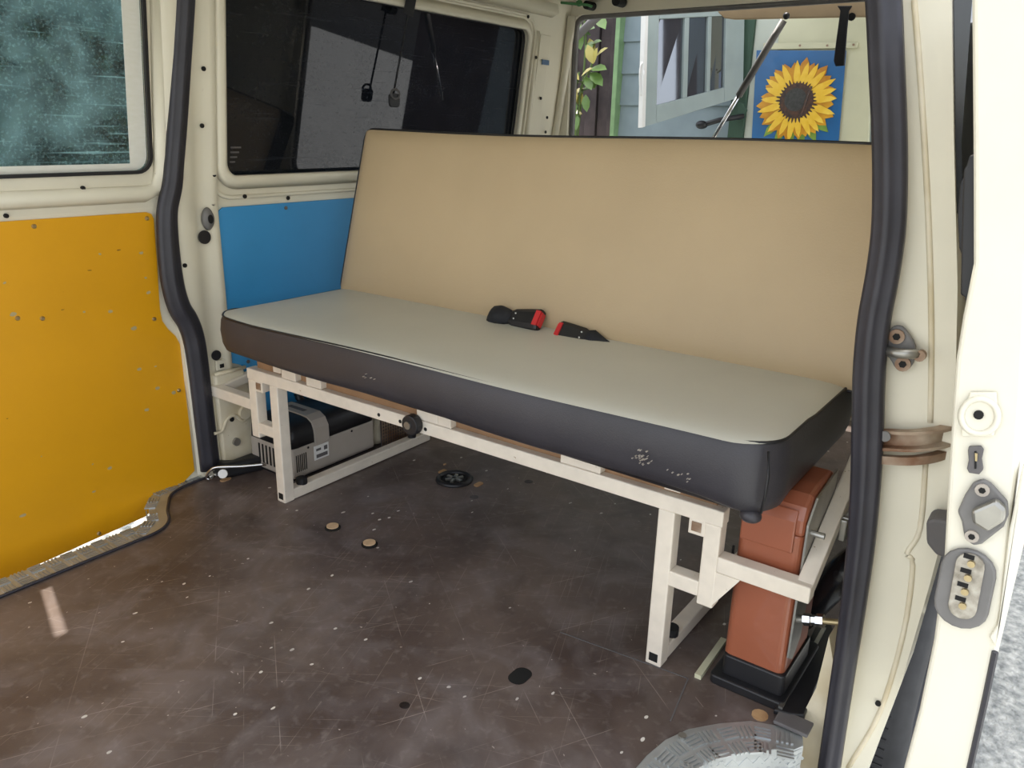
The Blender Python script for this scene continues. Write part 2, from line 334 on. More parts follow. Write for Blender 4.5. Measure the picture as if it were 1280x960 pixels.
def sphere(bm, c, r, sc=(1, 1, 1), u=14, v=8):
    q = bmesh.ops.create_uvsphere(bm, u_segments=u, v_segments=v, radius=r)
    for w in q['verts']: w.co = Vector((w.co.x * sc[0], w.co.y * sc[1], w.co.z * sc[2])) + Vector(c)
    return bm
def disc(name, c, r, normal, depth, material, parent, n=14, smooth=False, r2=None):
    c = Vector(c); nn = Vector(normal).normalized()
    return finish(name, Cyl(c - nn * 0.001, c + nn * depth, r, n=n, r2=r2), material, parent, smooth)
LEAN = 0.13
def ywall(z, y0=1.77): return y0 - (LEAN * (z - 0.85) if z > 0.85 else 0.0)
def on_wall(x, z, y0=1.77): return (x, ywall(z, y0), z)

# ================================================================== SETTING
# ---- ground outside
g = finish('ground', Box((-14, -14, -0.72), (14, 14, -0.62)), 'gravel')
tag(g, 'pale grey gravelly asphalt ground around the van', 'ground', kind='structure')

# ---- van floor (scuffed board with curved cut-outs for the door steps)
far_edge = [(-1.5, 1.553), (-0.75, 1.553), (-0.52, 1.555), (-0.424, 1.554), (-0.356, 1.556), (-0.315, 1.572), (-0.285, 1.605), (-0.262, 1.65), (-0.235, 1.69), (-0.20, 1.735), (-0.155, 1.757), (-0.111, 1.763), (1.85, 1.763)]
near_edge = [(1.85, -0.095), (0.02, -0.095), (-0.024, -0.098), (-0.036, -0.06), (-0.055, -0.015), (-0.098, 0.03), (-0.15, 0.072), (-0.203, 0.095), (-0.26, 0.105), (-0.34, 0.108), (-1.5, 0.108)]
fl = finish('floor', Prism([(x, y, 0.0) for x, y in far_edge + near_edge], (0, 0, -0.03)), 'floor', origin=(0, 0.8, 0))
tag(fl, 'scuffed dark brown plywood floor of the van', 'floor', kind='structure')
# underbody and steps
sub = bmesh.new()
box(sub, (-1.5, 0.11, -0.32), (1.85, 1.55, -0.035)); box(sub, (-0.02, -0.09, -0.15), (0.30, 0.2, -0.035)); box(sub, (-0.20, 1.5, -0.2), (1.85, 1.76, -0.035)); box(sub, (0.30, 0.1, -0.15), (1.85, 0.2, -0.035))
box(sub, (-1.5, 1.55, -0.25), (-0.2, 1.8, -0.17)); box(sub, (-1.5, -0.16, -0.25), (0.0, 0.12, -0.2))
u = finish('floor_underbody', sub, 'cream_dirty'); tag(u, 'cream painted underbody and door steps below the brown floor', 'underbody', kind='structure')

def checker(path, width, z, name, parent, step=0.040, side=1, length=0.030):
    """five-bar tread relief along a strip; the groups of bars alternate in direction"""
    bm = bmesh.new(); P = [Vector((x, y, z)) for x, y in path]; run = 0.0; k = 0
    for i in range(len(P) - 1):
        d = (P[i + 1] - P[i]); L = d.length; t = d.normalized(); s = Vector((-t.y, t.x, 0)) * side
        while run < L:
            c0 = P[i] + t * run
            rows = max(1, int(width / step))
            for r in range(rows):
                c = c0 + s * (step * (r + 0.5) + (width - rows * step) / 2)
                alt = (k + r) % 2
                for j in (-1.5, -0.5, 0.5, 1.5):
                    if alt: a = c + s * (j * step / 4.6) - t * length / 2; b = a + t * length
                    else: a = c + t * (j * step / 4.6) - s * length / 2; b = a + s * length
                    bar(bm, a, b, 0.0042, 0.0045)
            run += step; k += 1
        run -= L
    o = finish(name, bm, 'alu', parent); o['kind'] = 'stuff'; return o

# far sill trim
inn = [(x, y) for x, y in far_edge if x < -0.05 and x > -1.5] + [(-0.05, 1.763)]
inn = [(-1.5, 1.553)] + inn[0:]
outp = [(-0.05, 1.80), (-0.12, 1.80), (-0.187, 1.793), (-0.235, 1.78), (-0.262, 1.755), (-0.285, 1.71), (-0.305, 1.672), (-0.33, 1.643), (-0.37, 1.634), (-0.525, 1.632), (-1.5, 1.637)]
tf = finish('trim_1', Prism([(x, y, 0.003) for x, y in inn] + [(x, y, 0.003) for x, y in outp], (0, 0, -0.02)), 'alu', bevel=0.002)
tag(tf, 'aluminium checker plate sill strip with S bend below the yellow door panel', 'sill trim', kind='structure')
checker([(-0.72, 1.556), (-0.40, 1.556)], 0.08, 0.004, 'tread_pattern', tf)
checker([(-0.36, 1.58), (-0.30, 1.63), (-0.265, 1.70), (-0.215, 1.757), (-0.13, 1.772), (-0.07, 1.772)], 0.035, 0.004, 'tread_pattern', tf)
finish('edge_strip', sweep(bmesh.new(), spline([(x, y, 0.004) for x, y in inn], 3), circ(0.004, 8), (0, 0, 1)), 'rubber', tf, True)
finish('skirt', Box((-1.5, 1.628, -0.17), (-0.36, 1.633, -0.005)), 'alu', tf)
# near sill trim
ninn = [(-0.024, -0.105)] + [(x, y) for x, y in near_edge if -0.5 < x < -0.03] + [(-1.5, 0.108)]
nout = [(-1.5, 0.012), (-0.245, 0.012), (-0.21, 0.013), (-0.19, 0.008), (-0.17, -0.012), (-0.13, -0.05), (-0.10, -0.08), (-0.085, -0.105), (-0.06, -0.118)]
tn = finish('trim_2', Prism([(x, y, 0.003) for x, y in ninn + nout], (0, 0, -0.02)), 'alu', bevel=0.002)
tag(tn, 'curved aluminium checker plate sill on the step at the open doorway', 'sill trim', kind='structure')
checker([(-0.040, -0.075), (-0.060, -0.020), (-0.100, 0.024), (-0.155, 0.066), (-0.21, 0.090), (-0.30, 0.102), (-0.8, 0.104)], 0.085, 0.004, 'tread_pattern', tn, side=1)
for o_ in [o for o in tn.children]: o_.location += Vector((0.0, 0.0, 0))
sk = bmesh.new(); sp_ = spline([(x, y, 0) for x, y in [(-1.0, 0.012)] + nout[1:]], 4)
for i in range(len(sp_) - 1):
    a, b = sp_[i], sp_[i + 1]; v = [sk.verts.new(q) for q in (a, b, b + Vector((0, 0, -0.2)), a + Vector((0, 0, -0.2)))]; sk.faces.new(v)
skirt = finish('step_skirt', sk, 'alu', tn, True)
bb = bmesh.new(); kk = 0
for i in range(0, len(sp_) - 1):
    a, b = sp_[i], sp_[i + 1]; t = (b - a)
    L = t.length; t = t.normalized(); nrm = Vector((t.y, -t.x, 0))
    m_ = max(1, int(L / 0.018))
    for q in range(m_):
        for r in range(7):
            c = a + t * (L * (q + 0.5) / m_) + Vector((0, 0, -0.02 - 0.026 * r)) - nrm * 0.001; kk += 1
            dz = 0.009 if (kk + r) % 2 else -0.009
            bar(bb, c - t * 0.008 - Vector((0, 0, dz)), c + t * 0.008 + Vector((0, 0, dz)), 0.004, 0.005)
bo = finish('skirt_tread', bb, 'alu', tn); bo['kind'] = 'stuff'
disc('screw', (-0.178, 0.072, 0.004), 0.008, (0, 0, 1), 0.004, 'steel', tn)

# ---- floor fittings
ring = Vector((0.428, 1.144, 0.000)); 
fr_ = bmesh.new(); tube(fr_, [ring + Vector((0.052 * math.cos(a), 0.052 * math.sin(a), 0.003)) for a in [2 * math.pi * k / 28 for k in range(28)]], 0.009, 8, closed=True)
an = finish('anchor_ring', fr_, 'black', fl, True)
finish('anchor_cup', Cyl(ring, ring + Vector((0, 0, 0.003)), 0.046, n=24), 'dark', an)
cb = bmesh.new()
for a in (0.4, 1.5, 2.6): bar(cb, ring + Vector((0.03 * math.cos(a), 0.03 * math.sin(a), 0.006)), ring - Vector((0.03 * math.cos(a), 0.03 * math.sin(a), -0.006)), 0.010, 0.006)
finish('anchor_cross', cb, 'steel', an)
for q in ((-0.031, 1.204, 0.000), (-0.033, 1.055, 0.000)):
    q = Vector(q); e = finish('floor_plug', Cyl(q - Vector((0, 0, 0.002)), q + Vector((0, 0, 0.003)), 0.022, n=20), 'dark', fl)
    finish('plug_wood', Cyl(q + Vector((0.003, 0.004, 0.002)), q + Vector((0.003, 0.004, 0.006)), 0.017, n=20), 'plug', e)
for q, w in (((0.451, 1.214, 0.000), 0.032), ((0.449, 1.061, 0.000), 0.034), ((-0.028, 1.708, 0.000), 0.035), ((0.500, 1.247, 0.000), 0.012)):
    q = Vector(q); finish('wood_patch', Prism([q + Vector((a, b, 0.0005)) for a, b in rrect(0, 0, w, w * 0.55, w * 0.2, 3)], (0, 0, 0.003)), 'wood', fl)
q = Vector((-0.028, -0.024, 0.000)); finish('wood_patch', Cyl(q, q + Vector((0, 0, 0.003)), 0.016, n=12), 'wood', fl)
q = Vector((-0.221, 0.417, 0.000)); finish('floor_stain', Prism([q + Vector((a, b, 0.0002)) for a, b in rrect(0, 0, 0.055, 0.04, 0.018, 4)], (0, 0, 0.0008)), 'dark', fl)
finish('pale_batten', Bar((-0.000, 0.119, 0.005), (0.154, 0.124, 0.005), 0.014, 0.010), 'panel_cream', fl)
finish('board_joint', Bar((-0.043, 0.433, 0.001), (-0.012, 0.135, 0.001), 0.003, 0.001), 'ink', fl)
finish('board_joint', Bar((-0.012, 0.135, 0.001), (-0.151, 0.109, 0.001), 0.003, 0.001), 'ink', fl)

# ---- far side wall with its window
def wallpts(pts, y0=1.77, dy=0.0): return [(x, ywall(z, y0) + dy, z) for x, z in pts]
WX0, WX1, WZ0, WZ1 = 0.095, 1.545, 0.925, 1.470
inner = rrect((WX0 + WX1) / 2, (WZ0 + WZ1) / 2, WX1 - WX0, WZ1 - WZ0, 0.045)
up = bmesh.new()
holed(up, wallpts([(-0.085, 0.85), (-0.085, 1.62), (1.86, 1.62), (1.86, 0.85)]), [wallpts(inner)], (0, 0.05, 0))
prism(up, [(-0.085, 1.77, 0.85), (-0.085, 1.77, 0.33), (-0.06, 1.77, 0.0), (1.86, 1.77, 0.0), (1.86, 1.77, 0.85)], (0, 0.05, 0))
wl_ = finish('wall_left', up, 'cream', origin=(0, 1.77, 0)); tag(wl_, 'cream painted side wall of the van with dark window', 'wall', kind='structure')
# raised frame round the window
finish('window_frame', sweep(bmesh.new(), wallpts(rrect((WX0 + WX1) / 2, (WZ0 + WZ1) / 2, WX1 - WX0 + 0.012, WZ1 - WZ0 + 0.012, 0.05, 8), dy=-0.004), [(-0.012, 0.0), (-0.010, 0.012), (0.0, 0.016), (0.012, 0.010), (0.03, 0.0)], (0, -1, 0), True), 'cream', wl_, True)
finish('press_line', sweep(bmesh.new(), wallpts(rrect((WX0 + WX1) / 2, (WZ0 + WZ1) / 2 - 0.005, WX1 - WX0 + 0.10, WZ1 - WZ0 + 0.11, 0.08, 8)), [(-0.008, -0.004), (-0.004, 0.008), (0.004, 0.008), (0.008, -0.004)], (0, -1, 0), True), 'cream', wl_, True)
wg = finish('window_1', Prism(wallpts(rrect((WX0 + WX1) / 2, (WZ0 + WZ1) / 2, WX1 - WX0 + 0.03, WZ1 - WZ0 + 0.03, 0.05), dy=0.022), (0, 0.004, 0)), 'dark_glass')
tag(wg, 'dark tinted side window behind the bench', 'window', kind='structure')
finish('gasket', sweep(bmesh.new(), wallpts(rrect((WX0 + WX1) / 2, (WZ0 + WZ1) / 2, WX1 - WX0, WZ1 - WZ0, 0.045, 8), dy=0.014), circ(0.006, 8), (0, -1, 0), True), 'black', wg, True)
for k in range(4):
    c = Vector(on_wall(0.155 - 0.004 * k, 1.01 - 0.014 * k)) + Vector((0, 0.021, 0)); finish('glass_mark', Box(c - Vector((0.018 - 0.003 * k, 0.001, 0.0025)), c + Vector((0.018 - 0.003 * k, 0.001, 0.0025))), 'ink', wg)
# pillar between the doorway and the wall panel: stepped pressing
pl = bmesh.new()
prof = [(-0.085, 0.0), (-0.06, -0.012), (-0.015, -0.012), (-0.005, -0.004), (0.03, -0.004), (0.045, -0.014), (0.065, -0.014), (0.075, 0.0)]
zs = [0.02, 0.18, 0.34, 0.42, 0.55, 0.70, 0.85, 1.0, 1.2, 1.4, 1.62]; rows = []
for z in zs: rows.append([pl.verts.new((x, ywall(z) + dy - 0.001, z)) for x, dy in prof])
for i in range(len(zs) - 1):
    for k in range(len(prof) - 1): pl.faces.new((rows[i][k], rows[i][k + 1], rows[i + 1][k + 1], rows[i + 1][k]))
pil = finish('pillar_pressing', pl, 'cream', wl_, True)
finish('pressed_rib', Tube(spline([(0.053, 1.709, 1.316), (0.047, 1.719, 1.245), (0.040, 1.727, 1.182), (0.030, 1.729, 1.165)], 5), 0.006, 8), 'cream', wl_, True)
for px in ((0.029, 1.722, 1.221), (0.020, 1.741, 1.071), (0.056, 1.759, 0.935), (0.162, 1.768, 0.867), (0.051, 1.770, 0.852), (0.326, 1.770, 0.853), (-0.060, 1.770, 0.682), (0.651, 1.768, 0.866), (1.685, 1.724, 1.207), (1.755, 1.734, 1.129), (1.758, 1.742, 1.067), (1.517, 1.684, 1.513), (1.609, 1.703, 1.367)):
    disc('screw_hole_shade', Vector(px) + Vector((0, -0.012, 0)), 0.0065, (0, -1, 0), 0.003, 'dark', wl_, 10)  # flat dark discs on the wall, painted as the shade in screw holes
# D-pillar recess and sticker
finish('pillar_recess', Prism(wallpts([(1.635, 1.02), (1.715, 1.02), (1.715, 1.46), (1.635, 1.46)], dy=-0.006), (0, 0.006, 0)), 'cream', wl_, bevel=0.004)
finish('pillar_rib', Tube([on_wall(1.625, 1.0), on_wall(1.622, 1.25), on_wall(1.61, 1.47)], 0.012, 10), 'cream', wl_, True)
c = Vector((1.685, 1.705, 1.353)) + Vector((0, -0.012, 0)); finish('sticker', Box(c - Vector((0.026, 0.002, 0.010)), c + Vector((0.026, 0.002, 0.010))), 'sticker', wl_)
# roof rail pressing above the window
finish('roof_rail', sweep(bmesh.new(), [on_wall(-0.08, 1.565), on_wall(1.70, 1.565)], [(-0.02, 0), (-0.015, 0.03), (0.02, 0.035), (0.035, 0)], (0, -1, 0)), 'cream', wl_, True)
# round rubber grommets
gr = Vector((0.028, 1.770, 0.809)) + Vector((0, -0.014, 0)); gp = finish('grommet', Cyl(gr, gr + Vector((0, -0.010, 0)), 0.034, n=24, r2=0.026), 'grey_rubber', wl_, True)
gp.scale = (0.62, 1, 1); finish('grommet_hole', Cyl(gr + Vector((0.004, -0.009, 0)), gr + Vector((0.004, -0.013, 0)), 0.013, n=16), 'dark', gp)
for px, r in (((0.012, 1.770, 0.757), 0.020), ((0.013, 1.770, 0.394), 0.016)):
    q = Vector(px) + Vector((0, -0.012, 0)); finish('rubber_plug', Cyl(q, q + Vector((0, -0.004, 0)), r, n=20), 'black', wl_)
finish('square_plate', Box(Vector((0.024, 1.770, 0.361)) + Vector((-0.016, -0.018, -0.016)), Vector((0.024, 1.770, 0.361)) + Vector((0.016, -0.01, 0.016))), 'cream', wl_, bevel=0.002)
finish('plate_hole', Box(Vector((0.026, 1.770, 0.358)) + Vector((-0.007, -0.020, -0.006)), Vector((0.026, 1.770, 0.358)) + Vector((0.007, -0.017, 0.006))), 'dark', wl_)
# blue lining panel
bpts = [(0.068, 0.825), (0.085, 0.838), (1.5, 0.835), (1.5, 0.03), (0.205, 0.03), (0.155, 0.20), (0.105, 0.34), (0.058, 0.36), (0.056, 0.55)]
blue = finish('blue_lining_panel', Prism([(x, 1.768, z) for x, z in bpts], (0, -0.007, 0)), 'blue', wl_, bevel=0.0015); blue['label'] = 'blue painted lining board screwed to the wall'
for px in ((0.053, 1.761, 0.825), (0.317, 1.761, 0.822), (0.053, 1.761, 0.586), (0.045, 1.761, 0.373), (0.128, 1.761, 0.347), (0.325, 1.761, 0.163)): disc('screw', px, 0.006, (0, -1, 0), 0.003, 'ink', blue, 10)
# lower body pressing at the foot of the pillar, ahead of the wheel arch
lb = bmesh.new(); prism(lb, [(-0.002, 1.775, 0.01), (0.17, 1.775, 0.01), (0.13, 1.775, 0.20), (0.10, 1.775, 0.335), (-0.006, 1.775, 0.335)], (0, -0.028, 0))
low = finish('lower_pressing', lb, 'cream_dirty', wl_, bevel=0.008)
finish('ledge_line', Tube([(-0.006, 1.746, 0.337), (0.105, 1.746, 0.337)], 0.006, 8), 'cream_dirty', wl_, True)
finish('pressed_arc', Tube(spline([(-0.027, 1.746, 0.148), (0.002, 1.746, 0.150), (0.023, 1.746, 0.182), (0.053, 1.746, 0.187), (0.078, 1.746, 0.161), (0.106, 1.746, 0.169)], 5), 0.005, 8), 'cream_dirty', wl_, True)
disc('stud', (0.047, 1.746, 0.098), 0.013, (0, -1, 0), 0.008, 'steel', wl_, 14)
disc('press_dimple', (0.040, 1.746, 0.177), 0.008, (0, -1, 0), 0.002, 'dark', wl_, 12)
disc('press_boss', (0.087, 1.746, 0.189), 0.022, (0, -1, 0), 0.012, 'cream_dirty', wl_, 16)
# far wheel arch
wa = bmesh.new(); ap = [(0.46, 0.0), (0.50, 0.16), (0.60, 0.27), (0.75, 0.32), (0.95, 0.32), (1.10, 0.27), (1.20, 0.16), (1.24, 0.0)]
prism(wa, [(x, 1.765, z) for x, z in ap], (0, -0.23, 0)); finish('wheel_arch', wa, 'cream_dirty', wl_, bevel=0.02)

# ---- far sliding door
D0 = 1.785
dl = bmesh.new()
gl0 = rrect(-0.82, 1.27, 1.40, 0.645, 0.04)      # window opening, lower right corner seen
holed(dl, wallpts([(-1.52, 0.85), (-1.52, 1.62), (-0.06, 1.62), (-0.06, 0.85)], D0 + 0.006), [wallpts(gl0, D0 + 0.006)], (0, 0.03, 0))
prism(dl, [(-1.52, D0 + 0.006, 0.85), (-1.52, D0 + 0.006, -0.17), (-0.05, D0 + 0.006, -0.02), (-0.05, D0 + 0.006, 0.85)], (0, 0.03, 0))
d1 = finish('door_1', dl, 'cream', origin=(-0.8, D0, -0.17)); tag(d1, 'closed sliding door with yellow lining panel and dusty window', 'door', kind='structure')
ypts = [(-1.5, 0.848), (-0.142, 0.838), (-0.128, 0.832), (-0.123, 0.818), (-0.128, 0.70), (-0.136, 0.56), (-0.133, 0.525), (-0.118, 0.497), (-0.097, 0.472), (-0.086, 0.445), (-0.084, 0.03), (-0.15, -0.01), (-0.262, -0.06), (-0.67, -0.085), (-1.5, -0.11)]
yp = finish('yellow_lining_panel', Prism([(x, D0, z) for x, z in ypts], (0, 0.008, 0)), 'yellow', d1); yp['label'] = 'chipped yellow painted lining board'
for px in ((-0.442, 1.784, 0.824), (-0.143, 1.784, 0.821), (-0.458, 1.784, 0.590), (-0.157, 1.784, 0.535), (-0.401, 1.784, -0.057), (-0.106, 1.784, 0.304), (-0.516, 1.784, 0.601)):
    disc('screw', px, 0.0065, (0, -1, 0), 0.004, 'brass', yp, 10, r2=0.004)
finish('window_ledge', sweep(bmesh.new(), [(-1.52, D0 + 0.004, 0.892), (-0.14, D0 + 0.004, 0.885), (-0.10, D0 + 0.006, 0.90), (-0.085, D0 - 0.006, 0.95), (-0.075, D0 - 0.06, 1.40)], [(-0.028, 0), (-0.022, 0.016), (-0.006, 0.026), (0.010, 0.022), (0.02, 0.0)], (0, -1, 0)), 'cream', d1, True)
gp_ = bmesh.new()
prism(gp_, wallpts([(-0.11, 0.94), (-0.11, 1.60), (-0.525, 1.60), (-0.525, 0.94)], D0 + 0.02), (0, 0.004, 0)); prism(gp_, wallpts([(-0.55, 0.94), (-0.55, 1.60), (-1.53, 1.60), (-1.53, 0.94)], D0 + 0.02), (0, 0.004, 0))  # unseen gap between the panes, put in to pass a sun sliver
dg = finish('window_2', gp_, 'dirty_glass')
tag(dg, 'dusty scratched glass of the sliding door', 'window', kind='structure')
wb = bmesh.new(); holed(wb, wallpts(rrect(-0.82, 1.27, 1.392, 0.637, 0.038), D0 + 0.016), [wallpts(rrect(-0.84, 1.285, 1.338, 0.63, 0.002, 2), D0 + 0.016)], (0, 0.003, 0))
finish('window_border', wb, 'border', dg)
finish('gasket', sweep(bmesh.new(), wallpts(gl0, D0 + 0.006), [(-0.004, -0.004), (-0.004, 0.007), (0.005, 0.007), (0.005, -0.004)], (0, -1, 0), True), 'black', dg)
for px in ((-0.098, 1.765, 1.006), (-0.311, 1.777, 0.912), (-0.501, 1.785, 0.854), (-0.106, 1.773, 0.942)): disc('screw_hole_shade', Vector(px) + Vector((0, 0.004, 0)), 0.0055, (0, -1, 0), 0.006, 'dark', d1, 10)

# far door seal
SEALP = [(-0.027, 0), (-0.027, 0.012), (-0.020, 0.020), (-0.012, 0.017), (-0.006, 0.026), (0.006, 0.028), (0.011, 0.018), (0.019, 0.020), (0.026, 0.012), (0.027, 0)]
far_seal = [(x - 0.0, ywall(z, 1.768), z) for x, z in ((-0.005, 1.56), (-0.018, 1.40), (-0.035, 1.24), (-0.052, 1.08), (-0.066, 0.97), (-0.074, 0.91), (-0.092, 0.845), (-0.100, 0.78), (-0.103, 0.69), (-0.100, 0.62), (-0.088, 0.56), (-0.067, 0.515), (-0.053, 0.46), (-0.048, 0.37), (-0.046, 0.20), (-0.044, 0.03))]
fs = finish('weather_strip', sweep(bmesh.new(), spline(far_seal, 5), SEALP, (0, -1, 0), scale=lambda q: 1.0 + 0.22 * min(1.0, max(0.0, (0.95 - q.z) / 0.3))), 'rubber', wl_, True); fs['label'] = 'black rubber seal of the closed doorway'

# ---- rear frame (tailgate opening)
TX = 1.85
rb = bmesh.new()
op = rrect(0.838, 0.943, 1.672, 1.226, 0.055)
op = [(y, z) for y, z in op]
holed(rb, [(TX, -0.12, -0.02), (TX, 1.77, -0.02), (TX, 1.77, 0.85), (TX, 1.69, 1.64), (TX, -0.03, 1.64)], [[(TX, y, z) for y, z in op]], (0.05, 0, 0))
wbk = finish('wall_back', rb, 'cream', origin=(TX, 0.83, 0)); tag(wbk, 'cream rear frame round the open tailgate', 'wall', kind='structure')
finish('tailgate_seal', sweep(bmesh.new(), [(TX + 0.03, y, z) for y, z in rrect(0.838, 0.943, 1.662, 1.216, 0.052, 8)], [(-0.008, -0.01), (-0.008, 0.012), (0.012, 0.012), (0.012, -0.01)], (-1, 0, 0), True), 'grey_rubber', wbk, True)
finish('corner_fillet', sweep(bmesh.new(), [(TX - 0.005, 1.755, 0.5), (TX - 0.005, ywall(0.95) - 0.012, 0.95), (TX - 0.005, ywall(1.3) - 0.015, 1.3), (TX - 0.02, ywall(1.55) - 0.02, 1.55)], circ(0.018, 12), (1, 0, 0)), 'cream', wbk, True)
finish('header_beam', sweep(bmesh.new(), [(TX - 0.02, -0.02, 1.625), (TX - 0.02, 1.69, 1.625)], [(-0.06, -0.02), (-0.06, 0.03), (0.0, 0.05), (0.055, 0.03), (0.06, -0.02)], (0, 0, 1)), 'cream', wbk, True)
for px, r in (((1.800, 1.746, 1.583), 0.026), ((1.820, 1.567, 1.584), 0.017), ((1.800, 1.413, 1.588), 0.020)):
    q = Vector(px); o = finish('cable_hole', Cyl(q + Vector((0.03, 0, 0)), q - Vector((0.028, 0, 0)), r, n=20), 'dark', wbk)
# ---- roof
rf = bmesh.new(); box(rf, (-1.55, -0.06, 1.62), (1.92, 1.74, 1.66)); cl = finish('ceiling', rf, 'cream'); tag(cl, 'cream painted roof of the van', 'ceiling', kind='structure')

# ---- near side wall: rear pillar of the open doorway and quarter panel
PXf = 0.02
out_y = [(-0.13, 1.62), (-0.133, 1.276), (-0.17, 1.08), (-0.212, 0.868), (-0.238, 0.70), (-0.258, 0.56), (-0.262, 0.47), (-0.258, 0.36), (-0.247, 0.164), (-0.222, -0.049), (-0.20, -0.25)]
in_y = [(-0.165, -0.25), (-0.150, -0.05), (-0.136, 0.27), (-0.120, 0.58), (-0.100, 0.76), (-0.100, 0.90), (-0.098, 1.05), (-0.085, 1.16), (-0.036, 1.34), (-0.01, 1.62)]
nw = bmesh.new()
prism(nw, [(PXf, y, z) for y, z in out_y + in_y], (0.10, 0, 0))
quarter = [(-0.13, 1.62), (-0.133, 1.276), (-0.17, 1.08), (-0.212, 0.868), (-0.238, 0.70), (-0.258, 0.56), (-0.262, 0.47), (-0.105, 0.47), (-0.100, 0.58), (-0.102, 0.76), (-0.102, 0.90), (-0.100, 1.05), (-0.085, 1.16), (-0.036, 1.34), (-0.01, 1.62)]
prism(nw, [(0.12, y, z) for y, z in quarter], (1.78, 0, 0))
box(nw, (0.12, -0.150, 0.05), (1.85, -0.135, 0.47))
wr = finish('wall_right', nw, 'cream', origin=(0.8, -0.1, -0.25)); tag(wr, 'cream painted rear pillar and quarter panel at the open doorway', 'wall', kind='structure')
finish('pillar_crease', Tube(spline([(0.020, -0.083, 1.279), (0.020, -0.115, 1.146), (0.020, -0.156, 0.960), (0.020, -0.189, 0.788), (0.020, -0.211, 0.647)], 5), 0.0045, 8), 'cream_dirty', wr, True)
finish('pillar_crease', Tube(spline([(0.020, -0.216, 0.575), (0.020, -0.227, 0.460), (0.020, -0.215, 0.407), (0.020, -0.227, 0.390), (0.020, -0.234, 0.258), (0.020, -0.222, 0.080), (0.020, -0.188, -0.068)], 5), 0.0045, 8), 'cream_dirty', wr, True)
# smoked side window in the quarter panel, seen edge on
sg = finish('side_window', Prism([(0.030, -0.1315, 1.45), (1.7, -0.1315, 1.45), (1.7, -0.1335, 1.276), (1.7, -0.1705, 1.08), (1.7, -0.192, 0.97), (0.10, -0.198, 0.94), (0.030, -0.190, 0.98), (0.030, -0.1705, 1.08), (0.030, -0.1335, 1.276)], (0, -0.008, 0)), 'side_glass', wr)
# seal of the open doorway
NS = [(-0.002, 1.56), (-0.026, 1.40), (-0.042, 1.285), (-0.067, 1.15), (-0.088, 1.03), (-0.094, 0.97), (-0.097, 0.92), (-0.096, 0.88), (-0.088, 0.82), (-0.092, 0.76), (-0.104, 0.68), (-0.117, 0.585), (-0.127, 0.43), (-0.135, 0.27), (-0.142, 0.10), (-0.150, -0.08), (-0.158, -0.2)]
NS = [(0.000, -0.030, 1.343), (0.000, -0.046, 1.279), (0.000, -0.064, 1.190), (0.000, -0.082, 1.100), (0.000, -0.096, 1.018), (0.000, -0.105, 0.945), (0.000, -0.107, 0.876), (0.000, -0.106, 0.804), (0.000, -0.111, 0.724), (0.000, -0.123, 0.628), (0.000, -0.135, 0.529), (0.000, -0.145, 0.410), (0.000, -0.151, 0.266), (0.000, -0.155, 0.095), (0.000, -0.159, -0.070), (0.000, -0.164, -0.267)]
ns = finish('weather_strip', sweep(bmesh.new(), spline(NS, 5), [(a * 0.92, b) for a, b in SEALP], (-1, 0, 0), scale=lambda q: 0.80 + 0.20 * min(1.0, max(0.0, (q.z - 0.2) / 0.4))), 'rubber', wr, True); ns['label'] = 'black rubber seal of the open doorway'
finish('seal_flange', sweep(bmesh.new(), spline([Vector(q) + Vector((0.012, 0, 0)) for q in NS], 3), [(-0.016, -0.008), (-0.016, 0.006), (0.016, 0.006), (0.016, -0.008)], (-1, 0, 0)), 'cream', wr)
# striker
sc = Vector((0.015, -0.150, 0.762))
def on_pillar(px): return Vector(px)
sp2 = [(0.016, -0.128, 0.789), (0.016, -0.138, 0.799), (0.016, -0.152, 0.795), (0.016, -0.171, 0.770), (0.016, -0.172, 0.743), (0.016, -0.163, 0.727), (0.016, -0.150, 0.727), (0.016, -0.136, 0.744), (0.016, -0.125, 0.751), (0.016, -0.123, 0.772)]
stp = finish('striker_plate', Prism(spline(sp2, 3, True), (-0.010, 0, 0)), 'grey_rubber', wr, bevel=0.003)
for px in ((0.006, -0.142, 0.782), (0.006, -0.158, 0.739)): 
    b_ = disc('bolt', px, 0.012, (-1, 0, 0), 0.004, 'rust', stp, 14); disc('bolt_socket', Vector(px) - Vector((0.004, 0, 0)), 0.006, (-1, 0, 0), 0.001, 'dark', stp, 6)
finish('striker_bar', Tube([(-0.004, -0.132, 0.759), (-0.012, -0.150, 0.759), (-0.010, -0.171, 0.761), (0.000, -0.178, 0.761)], 0.008, 8), 'steel', stp, True)
disc('roller', (0.004, -0.181, 0.759), 0.009, (-1, 0, 0), 0.012, 'rust', stp, 14)
# slide rail let into the quarter panel
rl = bmesh.new()
rp = spline([(0.005, -0.149, 0.606), (0.000, -0.192, 0.617), (0.010, -0.224, 0.627), (0.050, -0.244, 0.628), (0.16, -0.262, 0.595), (0.8, -0.270, 0.595), (1.7, -0.270, 0.595)], 5)
sweep(rl, rp, [(-0.006, -0.017), (0.012, -0.017), (0.012, -0.012), (0.0, -0.010), (0.0, 0.010), (0.012, 0.012), (0.012, 0.017), (-0.006, 0.017)], (0, 0, 1))
rail = finish('slide_rail', rl, 'rust', wr)
sweep_b = bmesh.new(); sweep(sweep_b, [Vector(q) + Vector((-0.006, 0.0, -0.034)) for q in rp[:18]], [(-0.006, -0.007), (0.006, -0.007), (0.006, 0.007), (-0.006, 0.007)], (0, 0, 1)); finish('rail_lip', sweep_b, 'rust', wr)
disc('rail_end', (-0.008, -0.153, 0.617), 0.009, (-1, 0, 0), 0.004, 'grey_rubber', wr, 12)
